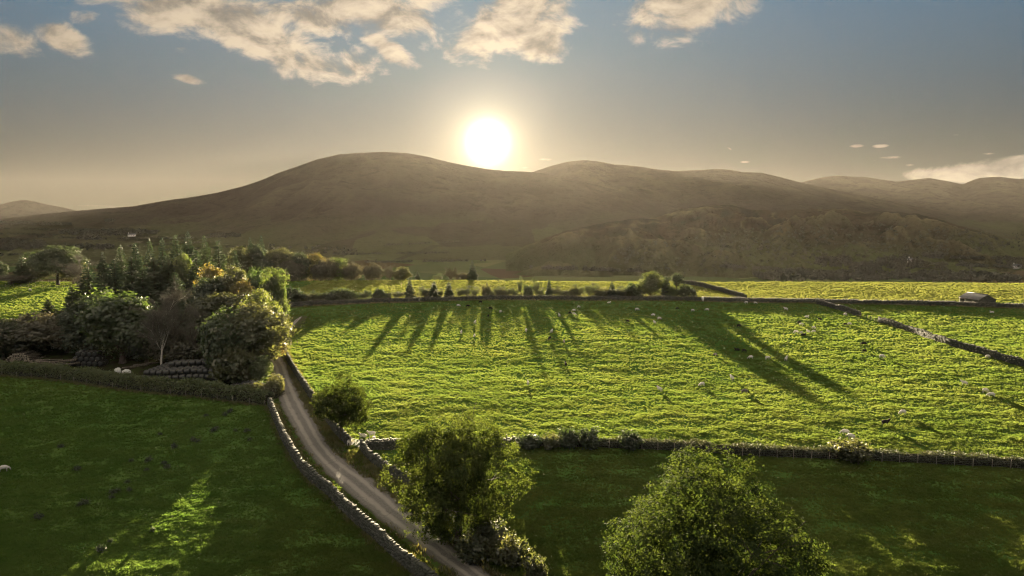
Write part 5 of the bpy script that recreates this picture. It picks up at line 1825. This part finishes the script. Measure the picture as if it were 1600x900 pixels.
def lump(name, p, size, seed, mat, label, cat, rough=.12, flat=.7, box=0.0):
    bm = bmesh.new()
    if box:
        bmesh.ops.create_cube(bm, size=1.6); bmesh.ops.subdivide_edges(bm, edges=bm.edges[:], cuts=4, use_grid_fill=True)
    else:
        bmesh.ops.create_icosphere(bm, subdivisions=3, radius=1)
    from mathutils import noise as mn
    for v in bm.verts:
        n = mn.fractal(v.co * 1.7 + Vector((seed * 3.1, 0, 0)), 1.0, 2.0, 3)
        v.co *= 1 + rough * n
        if box:
            v.co = v.co * (1 - box * .12 * (v.co.length - 1))
        v.co = Vector((v.co.x * size[0], v.co.y * size[1], max(v.co.z, -flat) * size[2]))
    me = bpy.data.meshes.new(name); bm.to_mesh(me); bm.free(); me.materials.append(mat)
    for pl_ in me.polygons: pl_.use_smooth = True
    o = link(name, me, None, (p.x, p.y, gz(p.x, p.y) + size[2] * flat * .9))
    return tag(o, label, cat)

BAG = mat_simple('white_bag', (0.50, 0.50, 0.48), (0.66, 0.66, 0.63), 3, .7, .4)
GREYT = mat_simple('grey_sheet', (0.28, 0.28, 0.26), (0.38, 0.38, 0.36), 2, .7, .4)
lump('feed_bag', hit(184, 584), (.75, .6, .75), 1, BAG, 'left crumpled white bulk bag in front of the slanting poles', 'bag', .2)
lump('feed_bag', hit(198, 585), (.95, .7, .62), 2, BAG, 'right and wider white bulk bag in front of the long bale stack', 'bag', .15)
lump('covered_block', hit(266, 562) + Vector((0, 1, 0)), (1.1, .8, 1.9), 3, GREYT, 'grey sheeted block standing behind the top of the long bale stack', 'covered load', .1, .9, .8)


def crate():
    p = hit(86, 544.5); z = gz(p.x, p.y)
    t = thing('slatted_crate', 'pale square slatted crate standing alone behind the loose logs', 'crate', (p.x, p.y, z), .1)
    v, f = boxes([[0, 0, .72]], (.62, .55, .60), 0); link('body', mesh_np('crate_body', v, f, [GREYT]), t)
    for i in range(5):
        v, f = boxes([[-.56 + i * .28, -.58, .72]], (.06, .025, .66), 0); link('slat', mesh_np('crate_slat', v, f, [BAG]), t)
    for z_ in (.12, 1.32):
        v, f = boxes([[0, -.60, z_]], (.66, .03, .05), 0); link('rail', mesh_np('crate_rail', v, f, [BAG]), t)
    v, f = boxes([[0, 0, .06]], (.66, .6, .06), 0); link('pallet', mesh_np('crate_pallet', v, f, [WOOD]), t)
crate()


def rubble():
    rng = np.random.default_rng(70)
    c = hit(384, 604)
    n = 420
    x = rng.normal(size=n) * 1.7; y = rng.normal(size=n) * 1.0 + 1.2
    z = np.maximum(0, 1.3 - .55 * np.hypot(x / 1.5, y - 1.2)) * rng.uniform(.5, 1, n)
    v, f = boxes(np.stack([x, y, z], 1), np.stack([rng.uniform(.08, .35, n), rng.uniform(.06, .2, n), rng.uniform(.04, .14, n)], 1), rng.uniform(0, 3, n), rng, .5, pitch=rng.normal(size=n) * .5)
    me = mesh_np('rubble_heap', v, f, [RUB], attrs={'tint': np.repeat(rng.uniform(0, 1, n), 8)})
    o = link('rubble_heap', me, None, (c.x, c.y, gz(c.x, c.y)))
    tag(o, 'heap of pale grey rubble and broken stone at the right end of the bale yard', 'rubble heap')
RUB = build_stone_mat('rubble', (0.14, 0.14, 0.13), (0.42, 0.41, 0.40), .2)
rubble()

# dark rush clumps in the left field
RUSH = [bush('rush', .7, .9, L_DARK, 160 + i, nclump=26, per=10, leaf=.16, csig=.12).parts[1][1] for i in range(2)]
RR_ = random.Random(31)
for (u, v) in [(272, 700), (229, 737), (302, 690), (334, 675), (338, 672), (368, 674), (386, 676), (390, 689), (232, 722), (256, 727), (262, 733), (199, 755), (177, 772), (184, 768), (174, 779), (202, 768),
               (125, 790), (133, 788), (238, 832), (158, 862), (205, 722), (250, 680), (310, 691), (322, 651), (352, 650), (360, 645), (173, 848), (120, 735), (95, 700), (60, 812)]:
    p = hit(u, v)
    o = link('rush_clump', RUSH[RR_.randrange(2)], None, (p.x, p.y, gz(p.x, p.y)), (0, 0, RR_.uniform(0, 6)), (RR_.uniform(.6, 1.1),) * 3)
    tag(o, 'dark clump of rushes in the shaded left field', 'rushes', 'rush clumps in the left field')
L_RUSHY = None

# ------------------------------------------------------------------ sheep
def fleece_mat(name, ca, cb):
    return mat_simple(name, ca, cb, 7.0, .95, .8, 26.0, spec=.1)

F_WHITE = fleece_mat('fleece_white', (0.50, 0.47, 0.41), (0.68, 0.65, 0.58))
F_BLACK = fleece_mat('fleece_black', (0.014, 0.012, 0.011), (0.030, 0.026, 0.023))
F_GREY = fleece_mat('fleece_grey', (0.10, 0.09, 0.08), (0.17, 0.155, 0.14))
FACE_D = fleece_mat('face_dark', (0.03, 0.027, 0.024), (0.05, 0.045, 0.04))
FACE_L = fleece_mat('face_light', (0.42, 0.40, 0.36), (0.50, 0.47, 0.43))


def sheep_mesh(pose):
    v, e, r = [], [], []
    def add(p, rad, par=None):
        v.append(p); r.append(rad)
        if par is not None: e.append((par, len(v) - 1))
        return len(v) - 1
    lie = pose == 'lying'
    dz = -.30 if lie else 0
    mid = add((0, 0, .64 + dz), (.25, .25))
    sh = add((.34, 0, .63 + dz), (.21, .22), mid)
    rump = add((-.36, 0, .64 + dz), (.23, .23), mid)
    add((-.58, 0, .60 + dz), (.12, .12), rump)
    if pose == 'grazing':
        n = add((.56, 0, .54), (.115, .12), sh); h = add((.70, 0, .33), (.085, .09), n); add((.78, 0, .13), (.05, .05), h)
        hz, hx = .40, .68
    else:
        n = add((.52, 0, .80 + dz), (.12, .13), sh); h = add((.62, 0, .96 + dz), (.085, .09), n); add((.80, 0, .89 + dz), (.05, .05), h)
        hz, hx = 1.0 + dz, .60
    for s in (-1, 1):
        add((hx - .02, s * .16, hz + .02), (.028, .018), h)
        if lie:
            a = add((.36, s * .2, .16), (.08, .08), sh); add((.60, s * .2, .06), (.045, .045), a)
            a = add((-.3, s * .24, .16), (.1, .1), rump); add((-.05, s * .27, .06), (.045, .045), a)
        else:
            a = add((.33, s * .13, .42), (.075, .075), sh); b = add((.31, s * .13, .22), (.04, .04), a); add((.33, s * .13, .02), (.034, .034), b)
            a = add((-.30, s * .14, .44), (.10, .10), rump); b = add((-.42, s * .14, .24), (.045, .045), a); add((-.38, s * .14, .02), (.034, .034), b)
    me = bpy.data.meshes.new('sheep_skeleton')
    me.from_pydata(v, e, [])
    o = bpy.data.objects.new('sheep_skeleton', me); COL.objects.link(o)
    sk = o.modifiers.new('skin', 'SKIN')
    sk.use_smooth_shade = True
    lay = me.skin_vertices[0].data if me.skin_vertices else None
    if lay is None:
        bpy.context.view_layer.objects.active = o
        bm = bmesh.new(); bm.from_mesh(me)
        L = bm.verts.layers.skin.verify()
        bm.to_mesh(me); bm.free()
        lay = me.skin_vertices[0].data
    for i, rr in enumerate(r):
        lay[i].radius = rr; lay[i].use_root = (i == 0)
    sb = o.modifiers.new('sub', 'SUBSURF'); sb.levels = 1; sb.render_levels = 1
    dg = bpy.context.evaluated_depsgraph_get()
    out = bpy.data.meshes.new_from_object(o.evaluated_get(dg))
    bpy.data.objects.remove(o)
    out.name = 'sheep_' + pose
    rng = random.Random(4)
    for p in out.polygons:
        c = p.center; p.use_smooth = True
        legs = c.z < .36 and not lie
        head = (c.x > .60 and pose == 'grazing') or (pose != 'grazing' and c.x > .56 and c.z > .86 + dz)
        p.material_index = 1 if (legs or head) else 0
    return out


SHEEP = {}
for pose in ('grazing', 'standing', 'lying'):
    base = sheep_mesh(pose)
    for key, fl, fc in (('white', F_WHITE, FACE_L), ('black', F_BLACK, FACE_D), ('grey', F_GREY, FACE_D), ('blackface', F_WHITE, FACE_D)):
        m = base.copy(); m.name = 'sheep_%s_%s' % (pose, key)
        idx = [p.material_index for p in base.polygons]
        m.materials.clear(); m.materials.append(fl); m.materials.append(fc)
        m.polygons.foreach_set('material_index', idx)
        SHEEP[pose, key] = m

# u, v of the feet, colour, pose, heading in degrees (0 = to the right), label
FLOCK = [
    (951, 474, 'white', 'lying', 0, 'tiny white sheep lying below the far wall left of the dark round bush'),
    (904, 481, 'white', 'grazing', 10, 'white sheep rightmost of the group below the middle of the far wall'),
    (897, 487, 'white', 'grazing', 180, 'white sheep above the black faced one in the upper middle group'),
    (891, 491, 'black', 'grazing', 200, 'black sheep touching a white one in the upper middle group'),
    (897, 493, 'white', 'grazing', -30, 'white sheep lowest of the upper middle group'),
    (874, 495, 'white', 'standing', 100, 'white sheep alone left of the upper middle group'),
    (862, 520, 'white', 'standing', 80, 'big pale sheep standing over the dark one in the shade stripe'),
    (822, 519, 'white', 'grazing', 90, 'white sheep in the shade stripe straight above the lone lower sheep'),
    (859, 531, 'black', 'grazing', 250, 'dark sheep right below the big pale one'),
    (881, 537, 'grey', 'standing', 90, 'greyish sheep right of the dark one in the upper middle pasture'),
    (884, 572, 'black', 'standing', 95, 'dark sheep alone in the middle of the pasture'),
    (825, 602, 'white', 'standing', 85, 'white sheep alone in the lower left of the big pasture'),
    (995, 485, 'white', 'grazing', 20, 'white sheep below the dark round bush beside the green tree'),
    (1021, 494, 'white', 'grazing', 170, 'white sheep in the tree shade, left above its neighbour'),
    (1030, 500, 'white', 'grazing', 0, 'white sheep in the tree shade, right of its neighbour'),
    (1023, 506, 'white', 'standing', 120, 'lowest white sheep of three in the tree shade'),
    (981, 504, 'black', 'grazing', 140, 'dark sheep left of the three white ones in the tree shade'),
    (1058, 484, 'black', 'grazing', 0, 'black sheep in the shade straight below the pine'),
    (1082, 487, 'white', 'grazing', 10, 'left white sheep of two in the shade right below the pine'),
    (1105, 486, 'white', 'grazing', 175, 'right white sheep of two in the shade right below the pine'),
    (1154, 511, 'black', 'grazing', 15, 'black sheep between the two long shadow bands'),
    (1166, 474.5, 'white', 'grazing', 180, 'left white sheep of the pair hugging the far wall'),
    (1180, 475, 'white', 'grazing', 0, 'right white sheep of the pair hugging the far wall'),
    (1152, 548, 'black', 'lying', 180, 'left black sheep of the pair inside the big shadow'),
    (1162, 551, 'black', 'grazing', 0, 'right black sheep of the pair inside the big shadow'),
    (1173, 561, 'white', 'grazing', 190, 'white sheep just below the black pair inside the big shadow'),
    (1199, 562, 'white', 'grazing', 10, 'white sheep on the upper rim of the big shadow'),
    (1118, 557, 'grey', 'grazing', 130, 'greyish sheep left of the black pair, out in the sun'),
    (1144, 594, 'white', 'standing', 110, 'white sheep above the dark faced one in the lower middle'),
    (1097, 603, 'white', 'grazing', 190, 'white sheep left of the upright one in the lower middle'),
    (1163, 615, 'grey', 'grazing', 20, 'greyish sheep lowest of three in the lower middle'),
    (1031, 612, 'white', 'standing', 130, 'white sheep alone in the lower middle left of the others'),
    (716, 479, 'white', 'grazing', 15, 'white sheep in the wall shade left of the black ones'),
    (731, 480, 'black', 'grazing', 0, 'leftmost black sheep in the wall shade'),
    (751, 473.5, 'black', 'grazing', 170, 'black sheep closest to the far wall under the sun'),
    (766, 484, 'black', 'grazing', 0, 'black sheep right of the one closest to the wall'),
    (763, 496, 'black', 'grazing', 100, 'black sheep on the edge of the wall shade under the sun'),
    (742, 506, 'white', 'standing', 80, 'thin looking white sheep standing under the sun'),
    (720.6, 522, 'white', 'standing', 95, 'white sheep left of the dark bodied one in the left pasture'),
    (741, 528, 'blackface', 'standing', 85, 'dark faced white sheep lowest of the left pasture group'),
    (782, 489, 'white', 'grazing', 60, 'white sheep between the black ones and the shade stripe'),
    (1228, 485, 'white', 'standing', 140, 'white sheep just below the wall shade left of the diagonal wall'),
    (1260, 496, 'white', 'lying', 10, 'white sheep lying left above the dark one near the diagonal wall'),
    (1281, 501, 'black', 'standing', 150, 'dark sheep alone left of the diagonal wall gap'),
    (1249, 506.5, 'black', 'grazing', 180, 'black sheep at the top of the sunny right hand group'),
    (1252, 509, 'white', 'grazing', 0, 'white sheep touching the black one at the top of the right hand group'),
    (1271, 514.5, 'white', 'grazing', 5, 'upper white sheep of the right pair in the right hand group'),
    (1271.5, 520, 'white', 'grazing', 185, 'lower white sheep of the right pair in the right hand group'),
    (1263, 520.5, 'white', 'standing', 120, 'small white sheep in the middle of the right hand group'),
    (1244, 521, 'white', 'grazing', 170, 'leftmost white sheep of the right hand group'),
    (1252, 522, 'white', 'grazing', 30, 'white sheep right above the black one at the bottom of the group'),
    (1255, 524.5, 'black', 'lying', 0, 'black sheep at the bottom of the right hand group'),
    (1321, 493.5, 'white', 'grazing', 90, 'white sheep under the upper piece of the diagonal wall'),
    (1327, 508.5, 'white', 'grazing', 10, 'white sheep of the mixed pair below the fenced gap'),
    (1321, 509.5, 'black', 'grazing', 160, 'dark sheep of the mixed pair below the fenced gap'),
    (1350, 540, 'black', 'grazing', 170, 'upper black sheep of two right of the big shadow'),
    (1350.5, 550.5, 'black', 'grazing', 10, 'lower black sheep of two right of the big shadow'),
    (1377.6, 560, 'white', 'grazing', 0, 'white sheep right below the two black ones'),
    (1228, 564, 'white', 'standing', 60, 'white sheep standing in the outer long shadow'),
    (1550, 489, 'white', 'lying', 180, 'pale sheep lying below the barn in the right upper field'),
    (1543, 560, 'white', 'grazing', 0, 'white sheep at the foot of the diagonal wall near the right edge'),
    (1507, 602, 'white', 'standing', 155, 'highest white sheep of the three at the right edge'),
    (1539, 614, 'white', 'grazing', 0, 'middle white sheep of the three at the right edge'),
    (1549, 621, 'white', 'grazing', 170, 'lowest white sheep of the three at the right edge'),
    (1411, 648, 'white', 'grazing', 185, 'biggest white sheep at the lower right above the black one'),
    (1383, 664, 'black', 'standing', 0, 'black sheep at the lower right'),
    (1321, 679, 'white', 'grazing', 160, 'upper white sheep of the pair above the brown hedge bush'),
    (1330, 687, 'white', 'grazing', 110, 'lower white sheep of the pair above the brown hedge bush'),
    (568, 683, 'white', 'lying', 180, 'small white sheep nearest the small round tree by the lane'),
    (581, 683, 'white', 'standing', 200, 'upper white sheep of the pair at the fold wall'),
    (584, 691, 'white', 'grazing', 80, 'lower white sheep of the pair at the fold wall'),
    (545, 696, 'white', 'standing', 100, 'white sheep standing at the gate beside the lane'),
    (6, 737, 'white', 'grazing', 20, 'lone white sheep at the left edge of the shaded field'),
    (47, 454.5, 'white', 'grazing', 0, 'lone white sheep on the lit far left field'),
]
RS = random.Random(12)
for (u, v, key, pose, deg, lab) in FLOCK:
    p = hit(u, v)
    x, y = p.x, p.y
    o = link('sheep', SHEEP[pose, key], None, (x, y, gz(x, y) - .02), (0, 0, math.radians(deg + RS.uniform(-15, 15))), (RS.uniform(.98, 1.14),) * 3)
    tag(o, lab, 'sheep', 'sheep grazing in the fields')
